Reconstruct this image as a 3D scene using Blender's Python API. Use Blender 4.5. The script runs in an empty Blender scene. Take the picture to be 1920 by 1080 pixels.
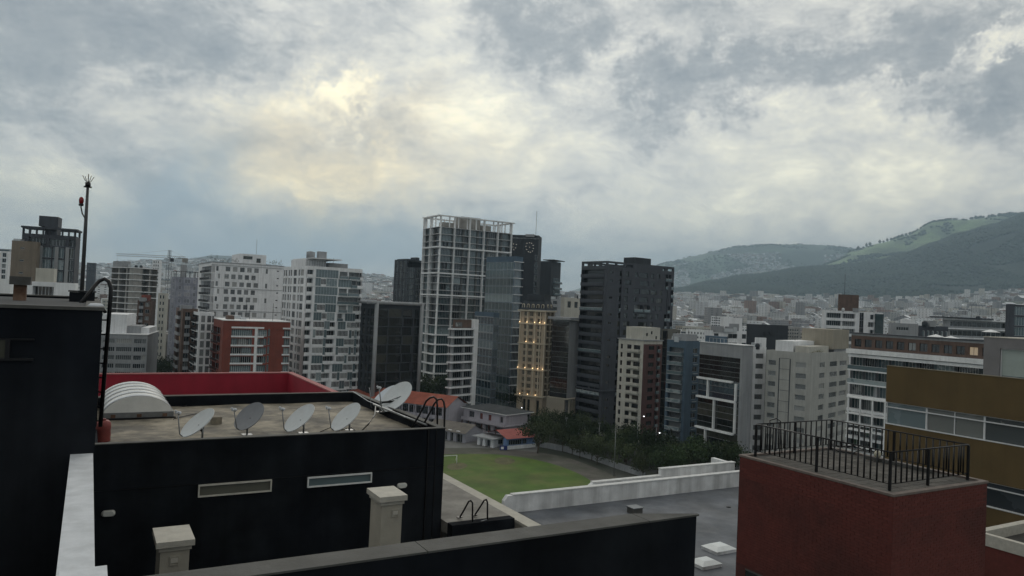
import bpy, math, random
from mathutils import Vector, Matrix, noise
R = math.radians
random.seed(7)
rnd = random.random
scene = bpy.context.scene
col = scene.collection
# ------------------------------------------------------------------ camera
F = 1386.7; A0 = R(29.66); PITCH = R(1.24); ROLL = R(2.58); CZ = 43.0
r0 = Vector((math.cos(A0), -math.sin(A0), 0))
f0 = Vector((math.sin(A0)*math.cos(PITCH), math.cos(A0)*math.cos(PITCH), math.sin(PITCH)))
u0 = r0.cross(f0)
cu = u0*math.cos(ROLL) - r0*math.sin(ROLL)
cr = r0*math.cos(ROLL) + u0*math.sin(ROLL)
fh = Vector((math.sin(A0), math.cos(A0), 0))
CAM = Vector((0, 0, CZ))
cam = bpy.data.objects.new('camera', bpy.data.cameras.new('camera'))
col.objects.link(cam)
cam.data.lens = 26; cam.data.sensor_width = 36
cam.data.clip_start = 0.1; cam.data.clip_end = 60000
M4 = Matrix((cr, cu, -f0)).transposed().to_4x4(); M4.translation = CAM
cam.matrix_world = M4
scene.camera = cam
def ray(x, y): return f0*F + cr*(x-960) - cu*(y-540)
def at(x, y, d):            # point of the place at a given distance ahead
    v = ray(x, y); return CAM + v*(d/v.dot(fh))
def onz(x, y, z):           # point of the place at a given height
    v = ray(x, y); return CAM + v*((z-CZ)/v.z)
def azdir(deg):             # horizontal direction, degrees from straight ahead
    a = A0+R(deg); return Vector((math.sin(a), math.cos(a), 0))

# ------------------------------------------------------------------ world, sun, exposure
scene.view_settings.view_transform = 'Standard'
scene.view_settings.look = 'None'
scene.view_settings.gamma = 1; scene.view_settings.exposure = 0.22
scene.view_settings.use_curve_mapping = False
SUN_AZ = A0 + R(-10); SUN_EL = R(24)
w = bpy.data.worlds.new('World'); scene.world = w; w.use_nodes = True
NT = w.node_tree; NT.nodes.clear()
def N(t, **k):
    n = NT.nodes.new(t)
    for a, b in k.items(): setattr(n, a, b)
    return n
def LK(a, b): NT.links.new(a, b)
def mth(op, a, b=None, c=None, clamp=False):
    n = N('ShaderNodeMath', operation=op); n.use_clamp = clamp
    for i, v in enumerate((a, b, c)):
        if v is None: continue
        if isinstance(v, (int, float)): n.inputs[i].default_value = v
        else: LK(v, n.inputs[i])
    return n.outputs[0]
tc = N('ShaderNodeTexCoord'); D = tc.outputs['Generated']
sep = N('ShaderNodeSeparateXYZ'); LK(D, sep.inputs[0])
den = mth('MAXIMUM', mth('ADD', sep.outputs['Z'], 0.16), 0.05)
cx = mth('DIVIDE', sep.outputs['X'], den); cy = mth('DIVIDE', sep.outputs['Y'], den)
cmb = N('ShaderNodeCombineXYZ'); LK(cx, cmb.inputs[0]); LK(cy, cmb.inputs[1])
def wnoise(scale, detail, rough, dist, loc, vec):
    mp = N('ShaderNodeMapping'); mp.inputs['Location'].default_value = loc; LK(vec, mp.inputs[0])
    n = N('ShaderNodeTexNoise'); n.inputs['Scale'].default_value = scale
    n.inputs['Detail'].default_value = detail; n.inputs['Roughness'].default_value = rough
    n.inputs['Distortion'].default_value = dist; LK(mp.outputs[0], n.inputs['Vector'])
    return n.outputs['Fac']
fl = N('ShaderNodeVectorMath', operation='MULTIPLY'); LK(D, fl.inputs[0]); fl.inputs[1].default_value = (1, 1, 2.1)
n1 = wnoise(0.85, 6, 0.55, 0.35, (3.1, 1.7, 0), cmb.outputs[0])
n2 = wnoise(5.2, 9, 0.70, 0.45, (-2, 5, 0), fl.outputs[0])
n3 = wnoise(17, 8, 0.74, 0.3, (1, 1, 4), fl.outputs[0])
# warp of the direction gives the cloud banks ragged edges
wv = N('ShaderNodeTexNoise'); wv.inputs['Scale'].default_value = 8; wv.inputs['Detail'].default_value = 8; wv.inputs['Roughness'].default_value = .7
LK(D, wv.inputs['Vector'])
vs = N('ShaderNodeVectorMath', operation='SUBTRACT'); LK(wv.outputs['Color'], vs.inputs[0]); vs.inputs[1].default_value = (.5, .5, .5)
vm = N('ShaderNodeVectorMath', operation='SCALE'); LK(vs.outputs[0], vm.inputs[0]); vm.inputs['Scale'].default_value = 0.26
va = N('ShaderNodeVectorMath', operation='ADD'); LK(D, va.inputs[0]); LK(vm.outputs[0], va.inputs[1])
vn = N('ShaderNodeVectorMath', operation='NORMALIZE'); LK(va.outputs[0], vn.inputs[0])
def bank(x, y, amp, wx, wy=None, vec=None, tilt=0):
    wy = wy or wx
    c = ray(x, y).normalized()
    ct, st = math.cos(R(tilt)), math.sin(R(tilt))
    ex = (cr*ct + cu*st); ey = (-cr*st + cu*ct)
    ex = (ex - c*ex.dot(c)).normalized()*(F/wx); ey = (ey - c*ey.dot(c)).normalized()*(F/wy)
    out = []
    for e in (ex, ey):
        d = N('ShaderNodeVectorMath', operation='DOT_PRODUCT'); LK(vec or vn.outputs[0], d.inputs[0]); d.inputs[1].default_value = e
        out.append(mth('POWER', mth('ABSOLUTE', mth('SUBTRACT', d.outputs['Value'], c.dot(e))), 2.0))
    d = N('ShaderNodeVectorMath', operation='DOT_PRODUCT'); LK(D, d.inputs[0]); d.inputs[1].default_value = c
    front = mth('MULTIPLY', d.outputs['Value'], 3.0, clamp=True)
    g = mth('EXPONENT', mth('MULTIPLY', mth('ADD', out[0], out[1]), -1.0))
    return mth('MULTIPLY', mth('MULTIPLY', g, front), amp)
t = mth('ADD', mth('MULTIPLY', n1, 0.30), mth('MULTIPLY', n2, 0.86))
t = mth('ADD', t, mth('MULTIPLY', n3, 0.72))
t = mth('ADD', t, -0.462)
# ragged upper edge of the low bright cloud bank on the left
ra_, rb_ = ray(112, 240).normalized(), ray(312, 452).normalized()
nn_ = ra_.cross(rb_).normalized()
if ray(60, 420).dot(nn_) < 0: nn_ = -nn_
de_ = N('ShaderNodeVectorMath', operation='DOT_PRODUCT'); wsm = N('ShaderNodeVectorMath', operation='SCALE'); LK(vm.outputs[0], wsm.inputs[0]); wsm.inputs['Scale'].default_value = .28
wad = N('ShaderNodeVectorMath', operation='ADD'); LK(D, wad.inputs[0]); LK(wsm.outputs[0], wad.inputs[1]); LK(wad.outputs[0], de_.inputs[0]); de_.inputs[1].default_value = nn_
edge_m = mth('MULTIPLY_ADD', de_.outputs['Value'], F/16, .5, clamp=True)
t = mth('ADD', t, mth('MULTIPLY', bank(150, 400, .27, 170, 120, vec=D), edge_m))
for b in [(880, 150, .17, 110, 100, 25), (1010, 260, .06, 230, 80, 10), (420, 210, .13, 240, 80, 5), (650, 345, .12, 220, 45), (1250, 400, .10, 400, 60), (1650, 330, .12, 220, 80), (650, 190, .36, 70, 30, -10), (560, 190, .10, 240, 60, 10), (620, 330, .12, 170, 70), (960, 15, -.12, 90, 60),
          (1140, 95, .22, 40, 60), (1300, 240, .12, 280, 55, 4), (1730, 218, .22, 75, 28, -10), (1760, 140, .22, 110, 14, 8), (1890, 90, .34, 70, 22, 45),
          (1800, 20, .10, 200, 60), (1480, 330, .10, 420, 110), (840, 20, .1, 60, 30),
          (90, 70, -.27, 230, 100), (260, 30, -.08, 150, 50), (1010, 60, -.30, 110, 80), (1270, 125, -.22, 130, 40, 5), (1560, 105, -.31, 240, 50, -2), (1430, 190, -.16, 330, 26, 4),
          (1860, 195, -.34, 70, 55, 30), (1330, 10, -.12, 110, 30), (690, 235, -.13, 130, 26, -25), 
          (250, 330, -.12, 130, 60, -35), (560, 445, -.22, 360, 48, 0), (380, 60, -.10, 200, 60), (330, 380, -.08, 70, 60), (390, 455, .20, 60, 16)]:
    t = mth('ADD', t, bank(*b[:5], tilt=b[5] if len(b) > 5 else 0))
ramp = N('ShaderNodeValToRGB'); e = ramp.color_ramp.elements
e[0].position = 0; e[0].color = (.155, .168, .178, 1)
e[1].position = .98; e[1].color = (.95, .88, .62, 1)
for p, c in ((.28, (.25, .257, .252, 1)), (.43, (.38, .375, .35, 1)), (.56, (.50, .485, .43, 1)), (.70, (.62, .59, .485, 1)), (.83, (.78, .735, .57, 1))):
    q = e.new(p); q.color = c
LK(t, ramp.inputs[0])
# blue-grey rain-veiled air low on the left and right horizons, peach glow
tint = mth('ADD', bank(560, 470, .85, 420, 60, vec=D), bank(330, 360, .6, 80, 110, tilt=-40), clamp=True)
mixb = N('ShaderNodeMix', data_type='RGBA'); LK(tint, mixb.inputs[0]); LK(ramp.outputs[0], mixb.inputs[6]); mixb.inputs[7].default_value = (.235, .305, .365, 1)
tp = mth('MULTIPLY', bank(620, 300, 1.0, 240, 110), 0.85)
mixp = N('ShaderNodeMix', data_type='RGBA', blend_type='MULTIPLY'); LK(tp, mixp.inputs[0]); LK(mixb.outputs[2], mixp.inputs[6]); mixp.inputs[7].default_value = (1.12, .96, .70, 1)
sky = N('ShaderNodeTexSky', sky_type='NISHITA', sun_disc=False)
sky.sun_elevation = SUN_EL; sky.sun_rotation = SUN_AZ; sky.altitude = 2850
sm = N('ShaderNodeMix', data_type='RGBA'); sm.inputs[0].default_value = .93
LK(sky.outputs[0], sm.inputs[6])
sc = N('ShaderNodeMix', data_type='RGBA', blend_type='MULTIPLY'); sc.inputs[0].default_value = 1
# the evening sky is brighter towards the sun than behind the camera
dd_ = N('ShaderNodeVectorMath', operation='DOT_PRODUCT'); LK(D, dd_.inputs[0]); dd_.inputs[1].default_value = azdir(-5)
kk = mth('MULTIPLY_ADD', dd_.outputs['Value'], 2.4, 14.0)
kc = N('ShaderNodeCombineXYZ'); [LK(kk, kc.inputs[i]) for i in range(3)]
LK(mixp.outputs[2], sc.inputs[6]); LK(kc.outputs[0], sc.inputs[7])
LK(sc.outputs[2], sm.inputs[7])
bg = N('ShaderNodeBackground'); bg.inputs['Strength'].default_value = 0.1
LK(sm.outputs[2], bg.inputs['Color'])
ow = N('ShaderNodeOutputWorld'); LK(bg.outputs[0], ow.inputs['Surface'])
w.cycles.sampling_method = 'MANUAL'; w.cycles.sample_map_resolution = 256
sun = bpy.data.objects.new('sun', bpy.data.lights.new('sun', 'SUN'))
sun.data.energy = 0.5; sun.data.angle = R(18); sun.data.color = (1, .93, .82)
sdir = Vector((math.sin(SUN_AZ)*math.cos(SUN_EL), math.cos(SUN_AZ)*math.cos(SUN_EL), math.sin(SUN_EL)))
sun.rotation_euler = sdir.to_track_quat('Z', 'Y').to_euler(); sun.location = (0, 0, 300)
col.objects.link(sun)

# ------------------------------------------------------------------ materials
def mat(name, c, rough=.8, var=.12, scale=1.0, streak=0, metal=0, spec=.4, bump=0, c2=None, c2s=.5, rand=0, emit=None, trans=0, blotch=None):
    m = bpy.data.materials.new(name); m.use_nodes = True
    nt = m.node_tree; nd = nt.nodes; p = nd['Principled BSDF']
    p.inputs['Roughness'].default_value = rough; p.inputs['Metallic'].default_value = metal
    p.inputs['Specular IOR Level'].default_value = spec
    co = nd.new('ShaderNodeTexCoord')
    def noi(s, det=5, stretch=None, seed=0):
        mp = nd.new('ShaderNodeMapping'); nt.links.new(co.outputs['Object'], mp.inputs[0])
        mp.inputs['Location'].default_value = (seed, seed*2.1, seed)
        mp.inputs['Scale'].default_value = stretch or (1, 1, 1)
        n = nd.new('ShaderNodeTexNoise'); n.inputs['Scale'].default_value = s; n.inputs['Detail'].default_value = det; n.inputs['Roughness'].default_value = .6
        nt.links.new(mp.outputs[0], n.inputs['Vector']); return n.outputs['Fac']
    def rng(fac, a, b, lo=.3, hi=.7):
        r = nd.new('ShaderNodeMapRange'); r.inputs[1].default_value = lo; r.inputs[2].default_value = hi
        r.inputs[3].default_value = a; r.inputs[4].default_value = b; nt.links.new(fac, r.inputs[0]); return r.outputs[0]
    cur = None
    rgb = nd.new('ShaderNodeRGB'); rgb.outputs[0].default_value = (*c, 1); cur = rgb.outputs[0]
    if c2:
        mx = nd.new('ShaderNodeMix'); mx.data_type = 'RGBA'
        nt.links.new(rng(noi(c2s, 7, seed=5), 0, 1, .42, .6), mx.inputs[0]); nt.links.new(cur, mx.inputs[6]); mx.inputs[7].default_value = (*c2, 1); cur = mx.outputs[2]
    def mul(fac):
        nonlocal cur
        mx = nd.new('ShaderNodeVectorMath'); mx.operation = 'SCALE'
        nt.links.new(cur, mx.inputs[0]); nt.links.new(fac, mx.inputs['Scale']); cur = mx.outputs[0]
    if var: mul(rng(noi(scale), 1-var, 1+var))
    if streak: mul(rng(noi(1.6, 6, (1, 1, .06), 9), 1-streak, 1+streak*.25, .3, .6))
    if rand:
        oi = nd.new('ShaderNodeObjectInfo'); mul(rng(oi.outputs['Random'], 1-rand, 1+rand, 0, 1))
    nt.links.new(cur, p.inputs['Base Color'])
    if bump:
        b = nd.new('ShaderNodeBump'); b.inputs['Strength'].default_value = bump; b.inputs['Distance'].default_value = .02
        nt.links.new(noi(scale*14, 6, seed=2), b.inputs['Height']); nt.links.new(b.outputs[0], p.inputs['Normal'])
    if emit: p.inputs['Emission Color'].default_value = (*emit[0], 1); p.inputs['Emission Strength'].default_value = emit[1]
    return m
def glass(name, dark=(.012, .016, .02), mid=(.05, .06, .07), pale=(.22, .23, .23), lit=0.006, rough=.06, ior=1.6, pm=.72, pp=.86):
    m = bpy.data.materials.new(name); m.use_nodes = True
    nt = m.node_tree; nd = nt.nodes; p = nd['Principled BSDF']
    p.inputs['Roughness'].default_value = rough; p.inputs['IOR'].default_value = ior
    p.inputs['Specular IOR Level'].default_value = .5
    oi = nd.new('ShaderNodeObjectInfo'); cr_ = nd.new('ShaderNodeValToRGB'); cr_.color_ramp.interpolation = 'CONSTANT'
    e = cr_.color_ramp.elements; e[0].position = 0; e[0].color = (*dark, 1); e[1].position = pm; e[1].color = (*mid, 1)
    q = e.new(pm*.5); q.color = (*[(a+b)/2 for a, b in zip(dark, mid)], 1)
    q = e.new(pp); q.color = (*pale, 1)
    co = nd.new('ShaderNodeTexCoord'); mp = nd.new('ShaderNodeMapping'); nt.links.new(co.outputs['Object'], mp.inputs[0])
    n = nd.new('ShaderNodeTexNoise'); n.inputs['Scale'].default_value = .9; n.noise_dimensions = '4D'; n.inputs['Detail'].default_value = 3
    ml = nd.new('ShaderNodeMath'); ml.operation = 'MULTIPLY'; ml.inputs[1].default_value = 40; nt.links.new(oi.outputs['Random'], ml.inputs[0]); nt.links.new(ml.outputs[0], n.inputs['W'])
    nt.links.new(mp.outputs[0], n.inputs['Vector'])
    ad = nd.new('ShaderNodeMath'); ad.operation = 'MULTIPLY_ADD'; ad.inputs[1].default_value = .5; ad.inputs[2].default_value = -.25
    nt.links.new(n.outputs['Fac'], ad.inputs[0]); a2 = nd.new('ShaderNodeMath'); a2.operation = 'ADD'; nt.links.new(ad.outputs[0], a2.inputs[0]); nt.links.new(oi.outputs['Random'], a2.inputs[1])
    nt.links.new(a2.outputs[0], cr_.inputs[0]); nt.links.new(cr_.outputs[0], p.inputs['Base Color'])
    bp = nd.new('ShaderNodeBump'); bp.inputs['Strength'].default_value = .25; bp.inputs['Distance'].default_value = .05
    nt.links.new(n.outputs['Fac'], bp.inputs['Height']); nt.links.new(bp.outputs[0], p.inputs['Normal'])
    if lit:
        gt = nd.new('ShaderNodeMath'); gt.operation = 'GREATER_THAN'; gt.inputs[1].default_value = 1-lit
        nt.links.new(oi.outputs['Random'], gt.inputs[0])
        m2 = nd.new('ShaderNodeMath'); m2.operation = 'MULTIPLY'; m2.inputs[1].default_value = .16; nt.links.new(gt.outputs[0], m2.inputs[0])
        p.inputs['Emission Color'].default_value = (1, .68, .34, 1); nt.links.new(m2.outputs[0], p.inputs['Emission Strength'])
    return m
Gd = glass('window_glass')
Gb = glass('blue_glass', (.02, .035, .05), (.05, .08, .10), (.12, .16, .18), 0, .04, 1.9)
Gt = glass('teal_glass', (.03, .055, .06), (.07, .11, .12), (.2, .25, .26), 0, .05, 1.9)
Gp = glass('pale_glass', (.10, .14, .155), (.17, .215, .235), (.30, .35, .365), 0, .08, 1.7, .8, .93)
Gk = glass('black_glass', (.006, .008, .009), (.022, .025, .022), (.05, .05, .04), 0, .05, 1.75, .7, .9)
Gw = glass('curtained_glass', (.02, .025, .03), (.16, .17, .175), (.34, .34, .33), 0.008, .1, 1.5, .5, .8)

white = mat('white_paint', (.76, .77, .79), streak=.16, scale=.2)
white2 = mat('bright_white_paint', (.79, .80, .81), streak=.1, scale=.3)
cream = mat('cream_paint', (.50, .485, .435), streak=.15, scale=.2)
beige = mat('beige_paint', (.32, .29, .235), streak=.15, scale=.2)
conc = mat('raw_concrete', (.30, .29, .275), streak=.22, scale=.4, var=.2)
greyw = mat('grey_render', (.30, .31, .325), streak=.15, scale=.2)
dgrey = mat('dark_grey_render', (.060, .067, .082), streak=.18, scale=.2)
char = mat('charcoal_render', (.038, .045, .055), streak=.2, scale=.2)
redb = mat('red_cladding', (.20, .052, .036), streak=.15, scale=.3, var=.15)
brownb = mat('brown_brick_far', (.12, .078, .062), streak=.2, scale=.5, var=.2)
maroon = mat('maroon_render', (.115, .058, .055), streak=.2, scale=.2)
bluer = mat('blue_grey_render', (.075, .118, .165), streak=.15, scale=.2)
lilac = mat('lilac_netting', (.27, .28, .33), var=.3, scale=.3, streak=.2)
alu = mat('aluminium', (.55, .57, .59), rough=.35, metal=.6, var=.05)
dmet = mat('dark_metal', (.03, .032, .035), rough=.45, metal=.5, var=.1)
wmet = mat('white_metal', (.62, .63, .64), rough=.4, var=.05)
roofm = mat('roof_membrane_far', (.24, .24, .235), var=.3, scale=.15)
terr = mat('terracotta_roof', (.30, .085, .055), var=.25, scale=.4)
leaf = mat('foliage', (.028, .046, .019), rough=.75, var=.5, scale=1.2, rand=.55, spec=.2)
leaf2 = mat('foliage_pale', (.055, .072, .034), rough=.75, var=.5, scale=1.2, rand=.3, spec=.2)
bark = mat('bark', (.08, .062, .045), rough=.9, var=.3, scale=4)

# ------------------------------------------------------------------ mesh helper
def tag(o, label=None, cat=None, group=None, kind=None):
    if label: o['label'] = label
    if cat: o['category'] = cat
    if group: o['group'] = group
    if kind: o['kind'] = kind
    return o
def link(name, mesh, parent=None, loc=(0, 0, 0), rz=0):
    o = bpy.data.objects.new(name, mesh); col.objects.link(o)
    if parent is not None: o.parent = parent
    o.location = loc
    if rz: o.rotation_euler = (0, 0, rz)
    return o
class MB:
    def __init__(s): s.v = []; s.f = []; s.m = []; s.sm = []
    def poly(s, pts, mi=0, sm=False):
        n = len(s.v); s.v += [tuple(p) for p in pts]; s.f.append(tuple(range(n, n+len(pts)))); s.m.append(mi); s.sm.append(sm)
    def box(s, x0, y0, z0, x1, y1, z1, mi=0, skip=''):
        if x0 > x1: x0, x1 = x1, x0
        if y0 > y1: y0, y1 = y1, y0
        if z0 > z1: z0, z1 = z1, z0
        n = len(s.v)
        s.v += [(x0,y0,z0),(x1,y0,z0),(x1,y1,z0),(x0,y1,z0),(x0,y0,z1),(x1,y0,z1),(x1,y1,z1),(x0,y1,z1)]
        for k, q in (('b',(3,2,1,0)),('t',(4,5,6,7)),('f',(0,1,5,4)),('r',(1,2,6,5)),('k',(2,3,7,6)),('l',(3,0,4,7))):
            if k in skip: continue
            s.f.append(tuple(n+i for i in q)); s.m.append(mi); s.sm.append(False)
    def tube(s, pts, r, n=8, mi=0, cap=True):
        pts = [Vector(p) for p in pts]; rr = r if isinstance(r, (list, tuple)) else [r]*len(pts)
        base = len(s.v); up = None
        for i, p in enumerate(pts):
            t = (pts[min(i+1, len(pts)-1)]-pts[max(i-1, 0)])
            if t.length < 1e-9: t = Vector((0,0,1))
            t.normalize()
            if up is None: up = t.orthogonal().normalized()
            up = (up-t*up.dot(t))
            if up.length < 1e-6: up = t.orthogonal()
            up.normalize(); sd = t.cross(up)
            for k in range(n):
                a = 2*math.pi*k/n; s.v.append(tuple(p+(up*math.cos(a)+sd*math.sin(a))*rr[i]))
        for i in range(len(pts)-1):
            for k in range(n):
                a = base+i*n+k; b = base+i*n+(k+1) % n
                s.f.append((a, b, b+n, a+n)); s.m.append(mi); s.sm.append(True)
        if cap:
            s.f.append(tuple(base+k for k in reversed(range(n)))); s.m.append(mi); s.sm.append(False)
            e = base+(len(pts)-1)*n
            s.f.append(tuple(e+k for k in range(n))); s.m.append(mi); s.sm.append(False)
    def lathe(s, prof, n=24, mi=0, c=(0,0,0)):
        base = len(s.v)
        for r_, z in prof:
            for k in range(n):
                a = 2*math.pi*k/n; s.v.append((c[0]+r_*math.cos(a), c[1]+r_*math.sin(a), c[2]+z))
        for i in range(len(prof)-1):
            for k in range(n):
                a = base+i*n+k; b = base+i*n+(k+1) % n
                s.f.append((a, b, b+n, a+n)); s.m.append(mi); s.sm.append(True)
    def mesh(s, name, mats):
        me = bpy.data.meshes.new(name); me.from_pydata(s.v, [], s.f)
        mats = mats if isinstance(mats, (list, tuple)) else [mats]
        for m in mats: me.materials.append(m)
        me.polygons.foreach_set('material_index', s.m); me.polygons.foreach_set('use_smooth', s.sm)
        me.update(); return me
    def build(s, name, mats, parent=None, loc=(0,0,0), rz=0):
        return link(name, s.mesh(name, mats), parent, loc, rz)
def empty(name, loc, label, cat, group=None, rz=0):
    o = link(name, None, None, loc, rz); o.empty_display_size = .5
    return tag(o, label, cat, group)

# ------------------------------------------------------------------ facade system
_wm = {}
def winmesh(w, h, nx=1, ny=1, g=Gd, fr=alu, bar=.05):
    k = (round(w, 2), round(h, 2), nx, ny, g.name, fr.name, bar)
    if k in _wm: return _wm[k]
    b = MB(); b.poly([(0,.06,0),(w,.06,0),(w,.06,h),(0,.06,h)], 1)
    def vb(x): b.box(x, 0, 0, x+bar, .06, h, 0, 'kbt')
    def hb(z): b.box(bar, .004, z, w-bar, .058, z+bar, 0, 'klr')
    vb(0); vb(w-bar); hb(0); hb(h-bar)
    for i in range(1, nx): b.box(w*i/nx-bar/2, .008, bar, w*i/nx+bar/2, .056, h-bar, 0, 'kbt')
    for i in range(1, ny): hb(h*i/ny-bar/2)
    _wm[k] = b.mesh('window', [fr, g]); return _wm[k]
_bm = {}
def balmesh(w, p, style, m, h=1.0):
    k = (round(w, 2), round(p, 2), style, m.name, h)
    if k in _bm: return _bm[k]
    b = MB()
    b.box(0, -p, -.18, w, -.002, 0, 0)
    if style == 'solid':
        b.box(0, -p, 0, w, -p+.12, h, 0, 'b')
        if p > .3: b.box(0, -p+.12, 0, .12, -.002, h, 0, 'b'); b.box(w-.12, -p+.12, 0, w, -.002, h, 0, 'b')
    elif style == 'glass':
        b.box(0, -p+.02, .0, w, -p+.05, h-.06, 1, 'b'); b.box(0, -p, h-.06, w, -p+.07, h, 2)
        if p > .3:
            b.box(.02, -p+.07, 0, .05, -.002, h-.03, 1, 'b'); b.box(w-.05, -p+.07, 0, w-.02, -.002, h-.03, 1, 'b')
    else:
        b.box(0, -p, h-.05, w, -p+.05, h, 2); b.box(0, -p, .1, w, -p+.04, .14, 2)
        n = max(2, int(w/.35))
        for i in range(n+1): b.box((w-.04)*i/n, -p+.005, 0, (w-.04)*i/n+.04, -p+.04, h-.05, 2, 'b')
    _bm[k] = b.mesh('balcony', [m, Gp, wmet if style == 'glass' else dmet]); return _bm[k]

class Bld:
    def __init__(s, name, label, xl, xc, xr, y, d, azL=-29.66, m=white, cat='building', z0=0, z1=None, dL=14, dR=14, group=None, zt=None):
        C = at(xc, y, d); s.z1 = C.z if z1 is None else z1
        a = azdir(azL); b = azdir(azL+90)
        def hit(x, dr):
            v = ray(x, y); den_ = dr.x*v.y-dr.y*v.x
            return -(C.x*v.y-C.y*v.x)/den_
        s.WL = hit(xl, a) if xl != xc else dL
        s.WR = hit(xr, b) if xr != xc else dR
        if not (0 < s.WL < 200 and 0 < s.WR < 200): print('BAD WIDTH', name, s.WL, s.WR)
        s.C = C; s.z0 = z0; s.m = m; s.rz = math.atan2(b.y, b.x)
        s.o = empty(name, (C.x, C.y, z0), label, cat, group, s.rz)
        s.h = s.z1-z0; s.wall = MB(); s.done = {'L': [], 'R': []}; s.nwin = 0
        s.name = name
    def zy(s, y, x=None):     # height above base seen at image row y at the near corner
        v = ray(x if x else 0, y) if x else None
        k = (s.C-CAM).dot(fh)
        xx = 960
        # solve for the column where the near corner stands
        for _ in range(3):
            v = ray(xx, y); p = CAM+v*(k/v.dot(fh)); xx += (s.C-p).dot(cr)*F/k
        return (CAM+ray(xx, y)*(k/ray(xx, y).dot(fh))).z-s.z0
    def W(s, side): return s.WL if side == 'L' else s.WR
    def F(s, side, u, z, d):
        return (u, d, z) if side == 'R' else (d, s.WL-u, z)
    def fb(s, mb, side, u0, u1, z0, z1, d0, d1, mi=0):
        a = s.F(side, u0, z0, d0); b = s.F(side, u1, z1, d1); mb.box(a[0], a[1], a[2], b[0], b[1], b[2], mi)
    def put(s, mesh, name, side, u, z, d):
        x, y, zz = s.F(side, u, z, d)
        return link(name, mesh, s.o, (x, y, zz), 0 if side == 'R' else -math.pi/2)
    def q(s, side, u0, u1, z0, z1, d=0, mi=0):
        s.wall.poly([s.F(side, u0, z0, d), s.F(side, u1, z0, d), s.F(side, u1, z1, d), s.F(side, u0, z1, d)], mi)
    def hole(s, side, u0, u1, z0, z1, r, mi=0, back=True):
        f = s.F
        s.wall.poly([f(side,u0,z0,0), f(side,u0,z1,0), f(side,u0,z1,r), f(side,u0,z0,r)], mi)
        s.wall.poly([f(side,u1,z0,0), f(side,u1,z0,r), f(side,u1,z1,r), f(side,u1,z1,0)], mi)
        s.wall.poly([f(side,u0,z0,0), f(side,u0,z0,r), f(side,u1,z0,r), f(side,u1,z0,0)], mi)
        s.wall.poly([f(side,u0,z1,0), f(side,u1,z1,0), f(side,u1,z1,r), f(side,u0,z1,r)], mi)
        if back: s.q(side, u0, u1, z0, z1, r+.09, mi)
    def face(s, side, za, zb, rows, pat, st, mi=0, wt=None):
        """za..zb heights, rows floors, pat read left to right as seen; st: char -> dict"""
        W = s.W(side); hr = (zb-za)/rows; wts = {':': .4, '|': .12}
        if wt: wts.update(wt)
        pats = [pat]*rows if isinstance(pat, str) else pat
        s.done[side].append((za, zb))
        for ri in range(rows):
            p = pats[ri % len(pats)]; zr = zb-(ri+1)*hr
            tot = sum(wts.get(c, 1) for c in p); u = 0; i = 0
            while i < len(p):
                c = p[i]; j = i
                while j < len(p) and p[j] == c: j += 1
                wd = sum(wts.get(c, 1) for _ in range(j-i))*W/tot
                if c in st:
                    t_ = st[c]; lo = zr+t_.get('lo', .3)*hr; hi = zr+t_.get('hi', .85)*hr; r = t_.get('r', .18)
                    if t_.get('skip', 0) and rnd() < t_['skip']:
                        s.q(side, u, u+wd, zr, zr+hr, 0, mi)
                    else:
                        if lo > zr+.001: s.q(side, u, u+wd, zr, lo, 0, mi)
                        if hi < zr+hr-.001: s.q(side, u, u+wd, hi, zr+hr, 0, mi)
                        s.hole(side, u, u+wd, lo, hi, r, t_.get('hm', mi))
                        nx = t_.get('nx', 1)*(j-i)
                        if not t_.get('open'):
                            s.put(winmesh(wd, hi-lo, nx, t_.get('ny', 1), t_.get('g', Gd), t_.get('fr', alu), t_.get('bar', .06)), 'window', side, u, lo, r); s.nwin += 1
                        if 'bal' in t_:
                            e_ = t_.get('e', 0)
                            s.put(balmesh(wd+2*e_, t_.get('p', .9), t_['bal'], t_.get('bm', s.m), t_.get('bh', 1.0)), 'balcony', side, u-e_, zr+.02, 0)
                        if 'fin' in t_: pass
                else: s.q(side, u, u+wd, zr, zr+hr, 0, mi)
                u += wd; i = j
    def bands(s, side, za, zb, rows, th=.3, proj=.25, m=None, name='ledge', u0=None, u1=None, first=0):
        W = s.W(side); hr = (zb-za)/rows
        a = (-proj if side == 'R' else 0) if u0 is None else u0*W
        b = W if u1 is None else u1*W
        mb = MB(); mb.box(0, -proj, 0, b-a, -.003, th)
        me = mb.mesh(name, m or s.m)
        for k in range(first, rows+1): s.put(me, name, side, a, za+k*hr-th/2, 0)
    def piers(s, side, us, za, zb, w=.5, proj=.3, m=None, name='pier'):
        mb = MB(); mb.box(-w/2, -proj, 0, w/2, -.004, zb-za); me = mb.mesh(name, m or s.m)
        for u in us: s.put(me, name, side, u*s.W(side), za, 0)
    def roof(s, par=.9, th=.25, m=None, roofm_=None):
        # plain parts of the faces, rear faces, roof deck and parapet
        for side in 'LR':
            iv = sorted(s.done[side]); z = 0
            for a, b in iv:
                if a > z+.001: s.q(side, 0, s.W(side), z, a)
                z = max(z, b)
            if z < s.h-.001: s.q(side, 0, s.W(side), z, s.h)
        W, L, h = s.WR, s.WL, s.h; wl = s.wall
        wl.poly([(W,0,0),(W,L,0),(W,L,h),(W,0,h)]); wl.poly([(W,L,0),(0,L,0),(0,L,h),(W,L,h)])
        wl.box(0, 0, h, W, th, h+par, 0, 'b'); wl.box(0, L-th, h, W, L, h+par, 0, 'b')
        wl.box(0, th, h, th, L-th, h+par, 0, 'bfk'); wl.box(W-th, th, h, W, L-th, h+par, 0, 'bfk')
        mb = MB(); mb.box(th, th, h-.05, W-th, L-th, h+.04)
        mb.build('roof', roofm_ or roofm, s.o)
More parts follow.
